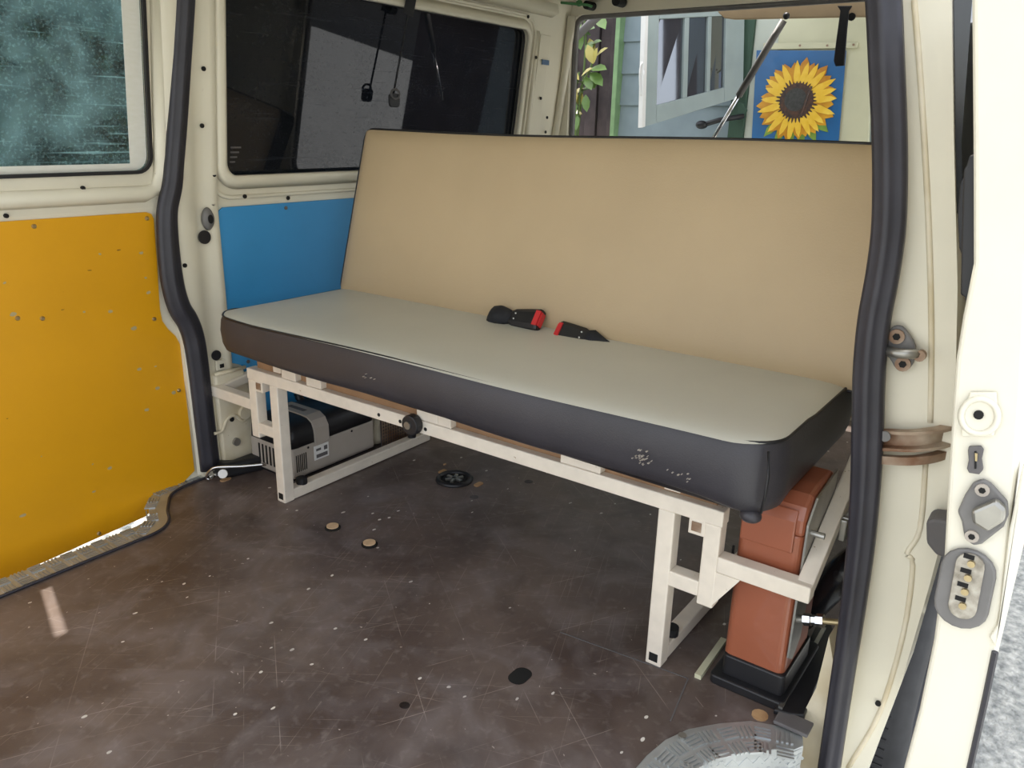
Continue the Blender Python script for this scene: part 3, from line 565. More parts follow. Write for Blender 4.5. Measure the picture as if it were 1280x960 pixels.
disc('bumper_hole', (0.018, -0.217, 0.099), 0.005, (-1, 0, 0), 0.004, 'dark', wr, 8)
# lower inner sill beside the heater
finish('inner_sill', Prism([(0.030, -0.113, 0.190), (0.030, -0.106, 0.069), (0.030, -0.086, -0.017), (0.030, -0.101, -0.127), (0.030, -0.159, -0.093), (0.030, -0.152, 0.056)], (0.06, 0, 0)), 'cream_dirty', wr)
finish('sill_cover', Prism([(-0.013, -0.044, 0.004), (-0.006, -0.072, 0.004), (0.009, -0.098, 0.004), (0.311, -0.076, 0.004), (0.365, -0.047, 0.004), (0.331, -0.028, 0.004)], (0, 0, 0.012)), 'black', wr, bevel=0.003)
finish('sill_cover_ridge', Bar((-0.004, -0.054, 0.018), (0.320, -0.047, 0.018), 0.008, 0.006), 'steel', wr)
q = Vector((-0.019, -0.083, 0.006)); finish('sill_corner_bracket', Box(q + Vector((-0.022, -0.035, 0)), q + Vector((0.02, 0.03, 0.008))), 'ink', wr, bevel=0.002)

# ================================================================== OPEN SLIDING DOOR
DX = -0.30
din = [(-0.300, -0.200, 1.263), (-0.300, -0.207, 1.231), (-0.300, -0.238, 1.065), (-0.300, -0.259, 0.949), (-0.300, -0.259, 0.887), (-0.300, -0.261, 0.833), (-0.300, -0.269, 0.763), (-0.300, -0.279, 0.680), (-0.300, -0.293, 0.571), (-0.300, -0.301, 0.454), (-0.300, -0.302, 0.338), (-0.300, -0.299, 0.241), (-0.300, -0.297, 0.123)]
dout = [(-0.300, -0.376, 0.175), (-0.300, -0.374, 0.284), (-0.300, -0.372, 0.400), (-0.300, -0.369, 0.470), (-0.300, -0.370, 0.477), (-0.300, -0.367, 0.495), (-0.300, -0.366, 0.530), (-0.300, -0.353, 0.648), (-0.300, -0.347, 0.721), (-0.300, -0.335, 0.818), (-0.300, -0.310, 0.982), (-0.300, -0.264, 1.228), (-0.300, -0.257, 1.259)]
db = Prism(din + dout, (1.35, 0, 0))
d2 = finish('door_2', db, 'door_white', origin=(DX, -0.28, -0.25), bevel=0.006, seg=3); tag(d2, 'white sliding door slid open outside the rear quarter panel', 'door', kind='structure')
# outer skin lip
finish('outer_lip', Prism([(-0.305, -0.352, 0.713), (-0.305, -0.356, 0.715), (-0.305, -0.369, 0.534), (-0.305, -0.371, 0.474), (-0.305, -0.360, 0.487), (-0.305, -0.366, 0.509), (-0.305, -0.354, 0.638)], (0.05, 0, 0)), 'door_white', d2, bevel=0.002)
finish('lower_edge_strip', Tube([(-0.300, -0.370, 0.467), (-0.300, -0.372, 0.398), (-0.300, -0.374, 0.282)], 0.004, 6), 'rubber', d2)
fx = DX - 0.002
# recess plate with hole
rp_ = finish('lock_recess', Prism([(-0.302, -0.283, 0.798), (-0.302, -0.310, 0.804), (-0.302, -0.317, 0.775), (-0.302, -0.317, 0.750), (-0.302, -0.284, 0.741), (-0.302, -0.279, 0.766), (-0.302, -0.282, 0.780)], (-0.003, 0, 0)), 'door_white', d2, bevel=0.0015)
cq = Vector((-0.305, -0.298, 0.771)); finish('recess_ring', Tube([cq + Vector((0, 0.019 * math.cos(a), 0.022 * math.sin(a))) for a in [2 * math.pi * k / 20 for k in range(20)]], 0.004, 8, closed=True, ref=(1, 0, 0.01)), 'door_white', rp_, True)
disc('lock_hole', (-0.306, -0.297, 0.773), 0.0055, (-1, 0, 0), 0.002, 'dark', rp_, 12)
# slotted latch
sl = [(-0.302, -0.294, 0.731), (-0.302, -0.306, 0.735), (-0.302, -0.310, 0.731), (-0.302, -0.310, 0.719), (-0.302, -0.314, 0.706), (-0.302, -0.311, 0.699), (-0.302, -0.300, 0.698), (-0.302, -0.297, 0.703), (-0.302, -0.297, 0.714), (-0.302, -0.294, 0.726)]
so = finish('latch_plate', Prism(sl, (-0.005, 0, 0)), 'ink', d2, bevel=0.001)
finish('latch_slot', Prism([(-0.307, -0.301, 0.727), (-0.307, -0.303, 0.728), (-0.307, -0.307, 0.706), (-0.307, -0.305, 0.705)], (-0.001, 0, 0)), 'dark', so)
finish('latch_tongue', Prism([(-0.308, -0.302, 0.726), (-0.308, -0.305, 0.726), (-0.308, -0.306, 0.716), (-0.308, -0.304, 0.716)], (-0.002, 0, 0)), 'brass', so)
# wedge catch
wp = [(-0.302, -0.316, 0.695), (-0.302, -0.325, 0.692), (-0.302, -0.346, 0.674), (-0.302, -0.350, 0.657), (-0.302, -0.348, 0.641), (-0.302, -0.330, 0.611), (-0.302, -0.322, 0.606), (-0.302, -0.311, 0.611), (-0.302, -0.304, 0.633), (-0.302, -0.297, 0.645), (-0.302, -0.301, 0.669), (-0.302, -0.307, 0.688)]
wc = finish('wedge_catch', Prism(wp, (-0.008, 0, 0)), 'grey_rubber', d2, bevel=0.003)
finish('wedge_block', Prism([(-0.310, -0.312, 0.657), (-0.310, -0.334, 0.678), (-0.310, -0.346, 0.670), (-0.310, -0.348, 0.655), (-0.310, -0.333, 0.635), (-0.310, -0.316, 0.642)], (-0.016, 0, 0)), 'steel', wc, bevel=0.004)
for px in ((-0.310, -0.318, 0.682), (-0.310, -0.318, 0.619)): disc('bolt', px, 0.008, (-1, 0, 0), 0.003, 'grey_plastic', wc, 12); disc('bolt_socket', Vector(px) - Vector((0.003, 0, 0)), 0.004, (-1, 0, 0), 0.001, 'dark', wc, 6)
# oval contact plate
def oval(px1, px2, r, x, n=9):
    a = Vector(px1); b = Vector(px2); t = (b - a).normalized(); s = Vector((0, -t.z, t.y)); out = []
    for k in range(n + 1): an = math.pi * k / n; out.append(b + (s * math.cos(an) + t * math.sin(an)) * r)
    for k in range(n + 1): an = math.pi + math.pi * k / n; out.append(a + (s * math.cos(an) + t * math.sin(an)) * r)
    return out
ca, cb_ = (-0.302, -0.322, 0.569), (-0.302, -0.323, 0.518)
ov = finish('contact_plate', Prism(oval(ca, cb_, 0.031, fx), (-0.007, 0, 0)), 'grey_rubber', d2, bevel=0.003)
finish('contact_window', Prism(oval((-0.309, -0.323, 0.580), (-0.309, -0.325, 0.520), 0.016, fx), (-0.004, 0, 0)), 'contact', ov, bevel=0.001)
for px in ((-0.313, -0.324, 0.584), (-0.313, -0.324, 0.564), (-0.313, -0.324, 0.544), (-0.313, -0.325, 0.524)):
    disc('contact_pin', px, 0.0045, (-1, 0, 0), 0.004, 'brass', ov, 10)
    q = Vector(px) + Vector((0, 0.004, 0.008)); finish('contact_gap_shade', Box(q - Vector((0.001, 0.006, 0.003)), q + Vector((0.001, 0.006, 0.003))), 'dark', ov)  # dark slips laid on the plate as painted shade between the contacts
# inside door handle, black
hd = finish('inside_handle', Prism([(-0.280, -0.237, 1.071), (-0.280, -0.231, 1.069), (-0.280, -0.230, 1.057), (-0.280, -0.228, 1.053), (-0.280, -0.240, 0.973), (-0.280, -0.250, 0.909), (-0.280, -0.255, 0.906), (-0.280, -0.262, 0.887), (-0.280, -0.266, 0.886), (-0.280, -0.266, 0.904), (-0.280, -0.271, 0.910), (-0.280, -0.243, 1.065)], (0.10, 0, 0)), 'black', d2, bevel=0.003)
finish('handle_lever', Prism([(-0.265, -0.227, 1.044), (-0.265, -0.225, 1.036), (-0.265, -0.229, 0.999), (-0.265, -0.237, 0.962), (-0.265, -0.243, 0.951), (-0.265, -0.246, 0.953), (-0.265, -0.230, 1.041)], (0.06, 0, 0)), 'black', hd, bevel=0.002)
y9, y10 = dout[10][1], dout[11][1]; z9, z10 = dout[10][2], dout[11][2]
def yo(z): return y9 + (y10 - y9) * (z - z9) / (z10 - z9)
dw = finish('door_window', Prism([(x, yo(min(z, z10)) + (0.0 if z < z10 else (z - z10) * 0.02), z) for x, z in ((-0.20, z10 - 0.005), (0.85, z10 - 0.005), (0.85, z9 + 0.01), (-0.20, z9 + 0.01))], (0, -0.006, 0)), 'side_glass', d2)
# roller arm between the pillar and the door
ra = finish('roller_arm', Prism([(-0.040, -0.239, 0.501), (-0.040, -0.247, 0.509), (-0.040, -0.275, 0.513), (-0.040, -0.286, 0.448), (-0.040, -0.263, 0.447), (-0.040, -0.246, 0.463)], (0.05, 0, 0)), 'ink', d2, bevel=0.006)

# ---- rear wheel in the arch
wh = thing('rear_wheel', 'dark rear tyre under the wheel arch behind the open doorway', 'wheel', (0.80, -0.14, -0.62))
ty = bmesh.new(); wc_ = Vector((0.80, -0.14, -0.29))
tp = [(-0.10, 0.20), (-0.105, 0.27), (-0.095, 0.31), (-0.07, 0.328), (0.07, 0.328), (0.095, 0.31), (0.105, 0.27), (0.10, 0.20)]
sweep(ty, [wc_ + Vector((0.0001 * math.cos(a), 0, 0.0001 * math.sin(a))) for a in [2 * math.pi * k / 40 for k in range(40)]], [(0, 0)] * 3, (0, 1, 0), True) if False else None
N = 44; rings = []
for k in range(N):
    a = 2 * math.pi * k / N; rings.append([ty.verts.new(wc_ + Vector((r * math.cos(a), y, r * math.sin(a)))) for y, r in tp])
for k in range(N):
    for j in range(len(tp)): ty.faces.new((rings[k][j], rings[k][(j + 1) % len(tp)], rings[(k + 1) % N][(j + 1) % len(tp)], rings[(k + 1) % N][j]))
finish('tyre', ty, 'tyre', wh, True)
finish('rim', Cyl(wc_ - Vector((0, 0.08, 0)), wc_ + Vector((0, 0.08, 0)), 0.205, n=32), 'steel', wh)
grv = bmesh.new()
for k in range(60):
    a = 2 * math.pi * k / 60; d = Vector((math.cos(a), 0, math.sin(a))); bar(grv, wc_ + d * 0.327 + Vector((0, -0.06, 0)), wc_ + d * 0.327 + Vector((0, 0.06, 0)), 0.012, 0.008)
finish('tread_blocks', grv, 'tyre', wh)

# ================================================================== BENCH
bn = thing('bench_seat', 'long folding bench with pale seat, tan backrest and white steel frame', 'bench', (0.2, 0.83, 0.0))
# --- seat cushion
SX0, SX1, SY0, SY1, SZ0, SZ1 = -0.113, 0.42, -0.005, 1.565, 0.470, 0.575
def seat_outline(ins=0.0, n=8):
    rr = 0.075
    pts = []
    for cx, cy, a0 in ((SX1 - 0.02, SY1 - 0.02, 0), (SX0 + rr, SY1 - rr, 90), (SX0 + rr * 1.2, SY0 + rr, 180), (SX1 - 0.02, SY0 + 0.02, 270)):
        r0 = 0.02 if a0 in (0, 270) else rr
        for k in range(n + 1):
            a = math.radians(a0 + 90 * k / n); pts.append((cx + (r0 - ins) * math.cos(a), cy + (r0 - ins) * math.sin(a)))
    out = []
    for i in range(len(pts)):       # densify the long edges
        a = pts[i]; b = pts[(i + 1) % len(pts)]; d = math.hypot(b[0] - a[0], b[1] - a[1]); m_ = max(1, int(d / 0.05))
        for k in range(m_): out.append((a[0] + (b[0] - a[0]) * k / m_, a[1] + (b[1] - a[1]) * k / m_))
    return out
OUTL = seat_outline()
def edge_z(x, y): return SZ1 + 0.005 * (1 - y / 0.8) * (1 if x < 0.1 else 0) + 0.002 * math.sin(y * 7 + 1) + (0.008 if y > 1.40 and x < 0.0 else 0.0) * min(1, (y - 1.40) / 0.15)
sc_ = finish('seat_cushion', Box((SX0 + 0.03, SY0 + 0.03, SZ0 + 0.006), (SX1 - 0.01, SY1 - 0.03, SZ1 - 0.006)), 'black_vinyl', bn)
K = len(OUTL)
def front_x(y):
    rr = 0.075
    if y > SY1 - rr: return SX0 + rr - math.sqrt(max(0, rr * rr - (y - SY1 + rr) ** 2))
    if y < SY0 + rr: return SX0 + rr * 1.2 - math.sqrt(max(0, rr * rr - (SY0 + rr - y) ** 2)) - rr * 0.2 * (y - SY0) / rr
    return SX0
tb = bmesh.new(); ny, nx = 60, 14; g_ = []
for i in range(ny + 1):
    y = SY0 + (SY1 - SY0) * (0.5 - 0.5 * math.cos(math.pi * i / ny)); x0_ = front_x(y); row = []
    for k in range(nx + 1):
        x = x0_ + (SX1 - x0_) * (k / nx) ** 1.6; e = min(x - x0_, (y - SY0) * 0.8 + (0.01 if x0_ > SX0 + 0.001 else 0) * 0, (SY1 - y) * 0.8)
        w_ = min(1.0, max(0.0, (x - x0_) / 0.2))
        row.append(tb.verts.new((x, y, edge_z(x0_, y) * (1 - w_) + (SZ1 + 0.001) * w_ + 0.009 * (1 - math.exp(-max(e, 0) / 0.018)))))
    g_.append(row)
for i in range(ny):
    for k in range(nx): tb.faces.new((g_[i][k], g_[i + 1][k], g_[i + 1][k + 1], g_[i][k + 1]))
finish('seat_top', tb, 'stone', sc_, True)['label'] = 'pale stone coloured vinyl top'
sb_ = bmesh.new(); lv = []
for t, bulge in ((0.0, 0.0), (0.12, 0.006), (0.4, 0.010), (0.75, 0.007), (0.93, 0.0), (1.0, -0.014)):
    row = []
    for i, (x, y) in enumerate(OUTL):
        a = Vector(OUTL[i - 1]); b = Vector(OUTL[(i + 1) % K]); d = (b - a).normalized(); nrm = Vector((d.y, -d.x))
        zb = 0.450 + 0.014 * y + 0.003 * math.sin(y * 9) * (1 if x < 0 else 0) - (0.010 * max(0, 1 - abs(y - 0.02) / 0.12) if x < 0 else 0)
        z = edge_z(x, y) * (1 - t) + zb * t
        row.append(sb_.verts.new((x + nrm.x * bulge, y + nrm.y * bulge, z)))
    lv.append(row)
for i in range(len(lv) - 1):
    for k in range(K): sb_.faces.new((lv[i][k], lv[i][(k + 1) % K], lv[i + 1][(k + 1) % K], lv[i + 1][k]))
sb_.faces.new(list(reversed(lv[-1])))
finish('side_band', sb_, 'black_vinyl', sc_, True)
finish('piping', sweep(bmesh.new(), [(x, y, edge_z(x, y) + 0.0005) for x, y in OUTL], circ(0.0032, 6), (0, 0, 1), True), 'black', sc_, True)
finish('corner_seam', Tube([(SX0 + 0.019, SY0 + 0.012, SZ1), (SX0 + 0.009, SY0 + 0.004, SZ1 - 0.04), (SX0 + 0.011, SY0 + 0.006, SZ1 - 0.08), (SX0 + 0.022, SY0 + 0.012, SZ0 - 0.012)], 0.0028, 6), 'black', sc_, True)
tk = bmesh.new(); sphere(tk, (SX0 + 0.036, SY0 + 0.034, SZ0 - 0.030), 0.017, (1, 1.2, 0.8)); finish('tucked_corner', tk, 'black_vinyl', sc_, True)
sf = bmesh.new(); rs = random.Random(5)
for cy_, cz_, n_, sp_y, sp_z in ((0.225, 0.512, 22, 0.010, 0.006), (0.150, 0.500, 8, 0.012, 0.003), (0.94, 0.520, 5, 0.010, 0.005)):
    for k in range(n_):
        y = cy_ + rs.gauss(0, sp_y); z = cz_ + rs.gauss(0, sp_z); w = rs.uniform(0.0008, 0.0026); h = rs.uniform(0.0005, 0.0012)
        prism(sf, [(SX0 - 0.0106, y - w, z), (SX0 - 0.0106, y, z - h), (SX0 - 0.0106, y + w, z + 0.0004), (SX0 - 0.0106, y, z + h)], (0.006, 0, 0))
o = finish('scuff_marks', sf, 'grey_plastic', sc_); o['kind'] = 'stuff'
# --- backrest
BA = Vector((0.352, 0, 0.572)); BB = Vector((0.491, 0, 1.068)); bd = (BB - BA); BL = bd.length; bd.normalize(); bnm = Vector((-bd.z, 0, bd.x))     # points to the sitter
def bpt(y, s, d): q = BA + bd * s + bnm * d; return (q.x, y, q.z)
bo_ = bmesh.new(); rows = []
BW = 1.65
YC_ = 0.735
boutl = rrect(YC_, BL / 2, BW, BL, 0.032, 5)
def wav(y, s_): return (0.004 * math.sin(y * 4.2 + 0.5)) * max(0.0, (s_ / BL - 0.8) / 0.2)
dens = []
for i in range(len(boutl)):
    a = boutl[i]; b = boutl[(i + 1) % len(boutl)]; d = math.hypot(b[0] - a[0], b[1] - a[1]); m_ = max(1, int(d / 0.06))
    for k in range(m_): dens.append((a[0] + (b[0] - a[0]) * k / m_, a[1] + (b[1] - a[1]) * k / m_))
def back_face(sign, depth, edge):
    """one face of the backrest as a quad grid inside the rounded outline"""
    bm = bmesh.new(); ny, nsn = 40, 16; y0, y1 = YC_ - BW / 2, YC_ + BW / 2; R_ = 0.032; g = []
    for i in range(ny + 1):
        row = []
        fy = 0.5 - 0.5 * math.cos(math.pi * i / ny) if True else i / ny
        y = y0 + BW * fy
        dy = min(y - y0, y1 - y); cut = R_ - math.sqrt(max(0, R_ * R_ - (R_ - dy) ** 2)) if dy < R_ else 0.0
        for k in range(nsn + 1):
            fs_ = 0.5 - 0.5 * math.cos(math.pi * k / nsn); s_ = cut + (BL - 2 * cut) * fs_
            e = min(dy, s_, BL - s_); h = depth * (1 - math.exp(-e / edge))
            row.append(bm.verts.new(bpt(y, s_ + wav(y, s_), sign * h + (-0.06 if sign < 0 else 0))))
        g.append(row)
    for i in range(ny):
        for k in range(nsn): bm.faces.new((g[i][k], g[i + 1][k], g[i + 1][k + 1], g[i][k + 1]))
    return bm
bk = finish('backrest', back_face(1, 0.022, 0.02), 'tan', bn, True); bk['label'] = 'tan vinyl backrest'
bc = back_face(-1, 0.006, 0.02); rr = []
for d in (0.0, -0.03, -0.06): rr.append([bc.verts.new(bpt(y, s_ + wav(y, s_), d)) for y, s_ in dens])
for i in range(2):
    for k in range(len(dens)): bc.faces.new((rr[i][k], rr[i][(k + 1) % len(dens)], rr[i + 1][(k + 1) % len(dens)], rr[i + 1][k]))
finish('back_cover', bc, 'black_vinyl', bk, True)
finish('piping', sweep(bmesh.new(), [bpt(y, s_ + wav(y, s_), 0.0) for y, s_ in dens], circ(0.004, 6), (1, 0, 0.2), True), 'black', bk, True)
# --- steel frame
T = 0.034
finish('front_rail', Bar((0, 1.565, 0.382), (0, 0.90, 0.382), T), 'frame_white', bn, bevel=0.003)
finish('front_rail', Bar((0, 0.895, 0.382), (0, 0.098, 0.382), T), 'frame_white', bn, bevel=0.003)
for yl, yp, nm in ((1.445, 1.545, 1), (0.214, 0.117, -1)):
    lg = finish('leg', Bar((0, yl, 0.0), (0, yl, 0.366), T + 0.002), 'frame_white', bn, bevel=0.003)
    finish('leg_end_plug', Box((-0.0185, yl - 0.010, 0.010), (-0.0165, yl + 0.010, 0.030)), 'dark', lg)
    finish('end_post', Bar((0, yp, 0.185), (0, yp, 0.366), T), 'frame_white', bn, bevel=0.003)
    finish('cross_piece', Bar((0, yl + nm * 0.016, 0.218), (0, yp - nm * 0.016, 0.218), T), 'frame_white', bn, bevel=0.003)
    fb = finish('floor_bar', Bar((0.017, yl, 0.019), (0.63, yl, 0.019), T), 'frame_white', bn, bevel=0.003)
    finish('rear_leg', Bar((0.615, yl, 0.034), (0.615, yl, 0.42), T), 'frame_white', bn, bevel=0.003)
    kb = disc('knob', (0.06, yl - 0.002, 0.036), 0.017, (0, 0, 1), 0.018, 'black', fb, 14)
    kb2 = disc('knob', (0.55, yl - 0.002, 0.036), 0.015, (0, 0, 1), 0.012, 'black', fb, 14)
    q = (0, yp - nm * 0.032, 0.352); st = finish('tube_stub', Box((-0.017, q[1] - 0.017, q[2] - 0.018), (0.017, q[1] + 0.017, q[2] + 0.016)), 'frame_white', bn, bevel=0.002)
    finish('stub_hole', Box((-0.019, q[1] - 0.010, q[2] - 0.010), (-0.0165, q[1] + 0.010, q[2] + 0.010)), 'rust', st)
    finish('side_bar', Bar((0, yp + nm * 0.016, 0.285), (0, yp + nm * (0.195 if nm < 0 else 0.215), 0.285), T), 'frame_white', bn, bevel=0.003)
    gpt = [(0.012, yp + nm * 0.014, 0.268), (0.012, yp + nm * 0.065, 0.268), (0.012, yp + nm * 0.014, 0.190)]
    finish('gusset', Prism(gpt, (-0.028, 0, 0)), 'frame_white', bn) if nm < 0 else None
finish('side_arm', Bar((0.004, -0.063, 0.288), (0.30, -0.063, 0.452), 0.030), 'frame_white', bn, bevel=0.003)
finish('side_arm', Bar((0.0, 1.745, 0.285), (0.20, 1.742, 0.32), 0.028), 'frame_white', bn, bevel=0.003)
hb = finish('hinge_bracket', Box((0.145, -0.090, 0.330), (0.165, -0.077, 0.375)), 'steel', bn, bevel=0.002)
for q in ((0.16, -0.077, 0.37), (0.20, -0.077, 0.36), (0.245, -0.077, 0.39)): finish('hinge_bolt', Cyl(Vector(q), Vector(q) + Vector((0, -0.016, 0)), 0.008, n=6), 'steel', bn)
finish('rear_rail', Bar((0.615, 1.565, 0.437), (0.615, 0.098, 0.437), T), 'frame_white', bn, bevel=0.003)
finish('cross_rail', Bar((0.0, 1.445, 0.42), (0.615, 1.445, 0.42), T), 'frame_white', bn); finish('cross_rail', Bar((0.0, 0.214, 0.42), (0.615, 0.214, 0.42), T), 'frame_white', bn)
finish('seat_board', Box((0.02, 0.02, 0.438), (0.60, 1.54, 0.474)), 'liner', bn, bevel=0.004)
for y, w in ((0.855, 0.035), (1.27, 0.03), (1.375, 0.03), (0.42, 0.05), (0.80, 0.02)):
    finish('spacer_block', Box((-0.016, y - w, 0.400), (0.03, y + w, 0.440)), 'frame_white', bn, bevel=0.002)
finish('rail_liner', Box((0.004, 0.12, 0.399), (0.05, 1.54, 0.440)), 'liner', bn)
kn = finish('hinge_knob', Cyl((-0.017, 0.893, 0.388), (-0.040, 0.893, 0.388), 0.026, n=22), 'black', bn, bevel=0.003); finish('knob_pin', Cyl((-0.038, 0.897, 0.388), (-0.044, 0.897, 0.388), 0.010, n=12), 'steel', kn)
finish('hinge_plate', Box((0.02, 0.872, 0.366), (0.03, 0.912, 0.43)), 'frame_white', bn)
for y in (0.86, 0.945, 1.02): disc('rail_hole', (-0.0165, y, 0.380), 0.005, (-1, 0, 0), 0.0015, 'dark', bn, 8)

# ================================================================== SEAT BELT BUCKLES
def buckle(a, b, label, flip):
    a = Vector(a); b = Vector(b); t = (b - a).normalized(); L = (b - a).length
    root = thing('seat_belt_buckle', label, 'buckle', (a + b) / 2 - Vector((0, 0, 0.02)), 'seat belt buckles on the bench')
    nrm = Vector((-0.75, 0, 0.66)); s = nrm.cross(t).normalized(); nrm = t.cross(s)
    def P(u, v, w): return a + t * (u * L) + s * v + nrm * w
    body = bmesh.new()
    secs = [(0.42, 0.018, 0.008), (0.50, 0.024, 0.011), (0.78, 0.028, 0.013), (0.96, 0.030, 0.014), (1.0, 0.028, 0.012)]; rr = []
    for u_, w, h in secs: rr.append([body.verts.new(P(u_, x * w, y * h)) for x, y in ((-1, -0.6), (-0.6, -1), (0.6, -1), (1, -0.6), (1, 0.6), (0.6, 1), (-0.6, 1), (-1, 0.6))])
    for i in range(len(rr) - 1):
        for k in range(8): body.faces.new((rr[i][k], rr[i][(k + 1) % 8], rr[i + 1][(k + 1) % 8], rr[i + 1][k]))
    body.faces.new(rr[0]); body.faces.new(rr[-1]); finish('housing', body, 'black', root)
    rd = bmesh.new(); vs = [P(0.92, -0.021, 0.0135), P(0.92, 0.021, 0.0135), P(1.0, 0.021, 0.011), P(1.0, -0.021, 0.011)]
    prism(rd, vs, nrm * 0.004); finish('release_button', rd, 'red', root)
    rd2 = bmesh.new(); prism(rd2, [P(1.001, -0.019, -0.006), P(1.001, 0.019, -0.006), P(1.001, 0.019, 0.011), P(1.001, -0.019, 0.011)], t * 0.004); finish('button_face', rd2, 'red', root)
    st = bmesh.new(); rr = []
    for u_, w, h, off in (((0.0, 0.022, 0.008, 0.0), (0.08, 0.028, 0.016, 0.004), (0.22, 0.030, 0.020, 0.006), (0.36, 0.024, 0.014, 0.003), (0.48, 0.016, 0.007, 0.0)) if not flip else ((0.0, 0.004, 0.003, -0.01), (0.12, 0.010, 0.004, -0.006), (0.26, 0.020, 0.007, -0.003), (0.36, 0.027, 0.010, 0.0), (0.48, 0.022, 0.010, 0.0))):
        rr.append([st.verts.new(P(u_, w * math.cos(2 * math.pi * k / 10), h * math.sin(2 * math.pi * k / 10) + off)) for k in range(10)])
    for i in range(len(rr) - 1):
        for k in range(10): st.faces.new((rr[i][k], rr[i][(k + 1) % 10], rr[i + 1][(k + 1) % 10], rr[i + 1][k]))
    st.faces.new(rr[0]); st.faces.new(rr[-1]); finish('webbing_loop', st, 'webbing', root, True)
    for v in (-0.008, 0.008): finish('rivet', Cyl(P(0.54, v, 0.011), P(0.54, v, 0.0135), 0.0022, n=8), 'paper', root)
buckle((0.318, 0.925, 0.597), (0.318, 0.756, 0.608), 'black seat belt buckle with a red button and a folded strap loop', 0)
buckle((0.318, 0.545, 0.585), (0.318, 0.701, 0.587), 'black seat belt buckle with a red button and its strap tucked into the crease', 1)

# ================================================================== COOL BOX
cbx = thing('cool_box', 'grey and black portable cool box under the far end of the bench', 'cool box', (0.26, 1.61, 0.0))
Y0, Y1 = 1.515, 1.725
body = Box((0.085, Y0, 0.012), (0.44, Y1, 0.118)); bo2 = finish('body', body, 'grey_plastic', cbx, bevel=0.010, seg=3)
finish('foot', Box((0.10, Y0 + 0.02, 0.0), (0.42, Y1 - 0.02, 0.014)), 'black', cbx)
lid = bmesh.new(); prism(lid, [(0.083, Y0 - 0.001, 0.116), (0.442, Y0 - 0.001, 0.116), (0.442, Y0 + 0.001, 0.165), (0.425, Y0 + 0.03, 0.19), (0.10, Y0 + 0.03, 0.19), (0.083, Y0 + 0.001, 0.165)], (0, 0.0001, 0)) if False else None
lid = bmesh.new(); rr = []
for z, i in ((0.116, 0.0), (0.155, 0.002), (0.178, 0.010), (0.190, 0.030), (0.193, 0.06)): rr.append([lid.verts.new((x, y, z)) for x, y in rrect(0.2625, (Y0 + Y1) / 2, 0.359 - 2 * i, 0.212 - 2 * i, max(0.018, 0.02), 4)])
for i in range(len(rr) - 1):
    for k in range(len(rr[0])): lid.faces.new((rr[i][k], rr[i][(k + 1) % len(rr[0])], rr[i + 1][(k + 1) % len(rr[0])], rr[i + 1][k]))
lid.faces.new(rr[0]); lid.faces.new(rr[-1]); finish('lid', lid, 'black', cbx, True)
hb_ = bmesh.new(); prism(hb_, [(0.175, Y0 - 0.006, 0.108), (0.175, Y0 - 0.004, 0.160), (0.175, Y0 + 0.010, 0.185), (0.175, Y0 + 0.035, 0.198), (0.175, Y1 - 0.035, 0.198), (0.175, Y1 - 0.01, 0.185), (0.175, Y1 + 0.004, 0.108), (0.175, Y1 - 0.02, 0.108), (0.175, Y1 - 0.03, 0.18), (0.175, Y0 + 0.03, 0.18), (0.175, Y0 + 0.012, 0.108)], (0.06, 0, 0))
hbo = finish('handle_band', hb_, 'grey_plastic', cbx, bevel=0.002)
finish('band_print', Box((0.195, Y0 + 0.07, 0.1975), (0.212, Y1 - 0.06, 0.1988)), 'ink', hbo)
lab = finish('label_sticker', Box((0.172, Y0 - 0.0015, 0.052), (0.232, Y0 + 0.001, 0.100)), 'paper', bo2)
finish('label_print', Box((0.180, Y0 - 0.002, 0.058), (0.226, Y0 - 0.001, 0.070)), 'ink', lab); finish('label_print', Box((0.180, Y0 - 0.002, 0.082), (0.200, Y0 - 0.001, 0.090)), 'ink', lab); finish('label_print', Box((0.212, Y0 - 0.002, 0.078), (0.226, Y0 - 0.001, 0.092)), 'ink', lab)
for k in range(6): finish('vent_slot', Box((0.100 + 0.0075 * k, Y0 - 0.001, 0.035), (0.1035 + 0.0075 * k, Y0 + 0.002, 0.092)), 'dark', bo2)
for k in range(7): finish('vent_slot', Box((0.084, Y0 + 0.05 + 0.018 * k, 0.035), (0.087, Y0 + 0.058 + 0.018 * k, 0.10)), 'dark', bo2)
for x in (0.150, 0.335): finish('body_screw', Cyl((x, Y0 - 0.001, 0.105), (x, Y0 + 0.002, 0.105), 0.004, n=8), 'dark', bo2)
hdl = bmesh.new(); tube(hdl, spline([(0.30, Y1 - 0.01, 0.17), (0.30, Y1 + 0.012, 0.20), (0.36, Y1 + 0.014, 0.215), (0.40, Y1 - 0.01, 0.20)], 5), 0.014, 8); finish('carry_handle', hdl, 'black', cbx, True)

# black rubber wedge and hook rod at the foot of the pillar
mw = finish('rubber_mat', Prism([(-0.031, 1.789, 0.000), (-0.031, 1.712, 0.000), (0.097, 1.671, 0.000), (0.10, 1.735, 0.0), (0.02, 1.735, 0.0)], (0, 0, 0.05)), 'black', bevel=0.012, seg=3); tag(mw, 'black rubber wedge lying at the foot of the cream pillar', 'mat')
rod = thing('hook_rod', 'thin silver rod with a hooked end and white cap lying on the floor', 'rod', (-0.002, 1.753, 0.000))
finish('rod', Tube(spline([(0.051, 1.600, 0.058), (-0.011, 1.648, 0.058), (-0.056, 1.701, 0.056), (-0.070, 1.719, 0.045), (-0.076, 1.736, 0.020), (-0.068, 1.732, 0.010), (-0.047, 1.738, 0.012)], 5), 0.0045, 8), 'chrome', rod, True)
q = Vector((-0.041, 1.697, 0.030)); finish('cap', Cyl(q, q + Vector((-0.015, -0.02, 0.01)), 0.014, n=16), 'paper', rod)
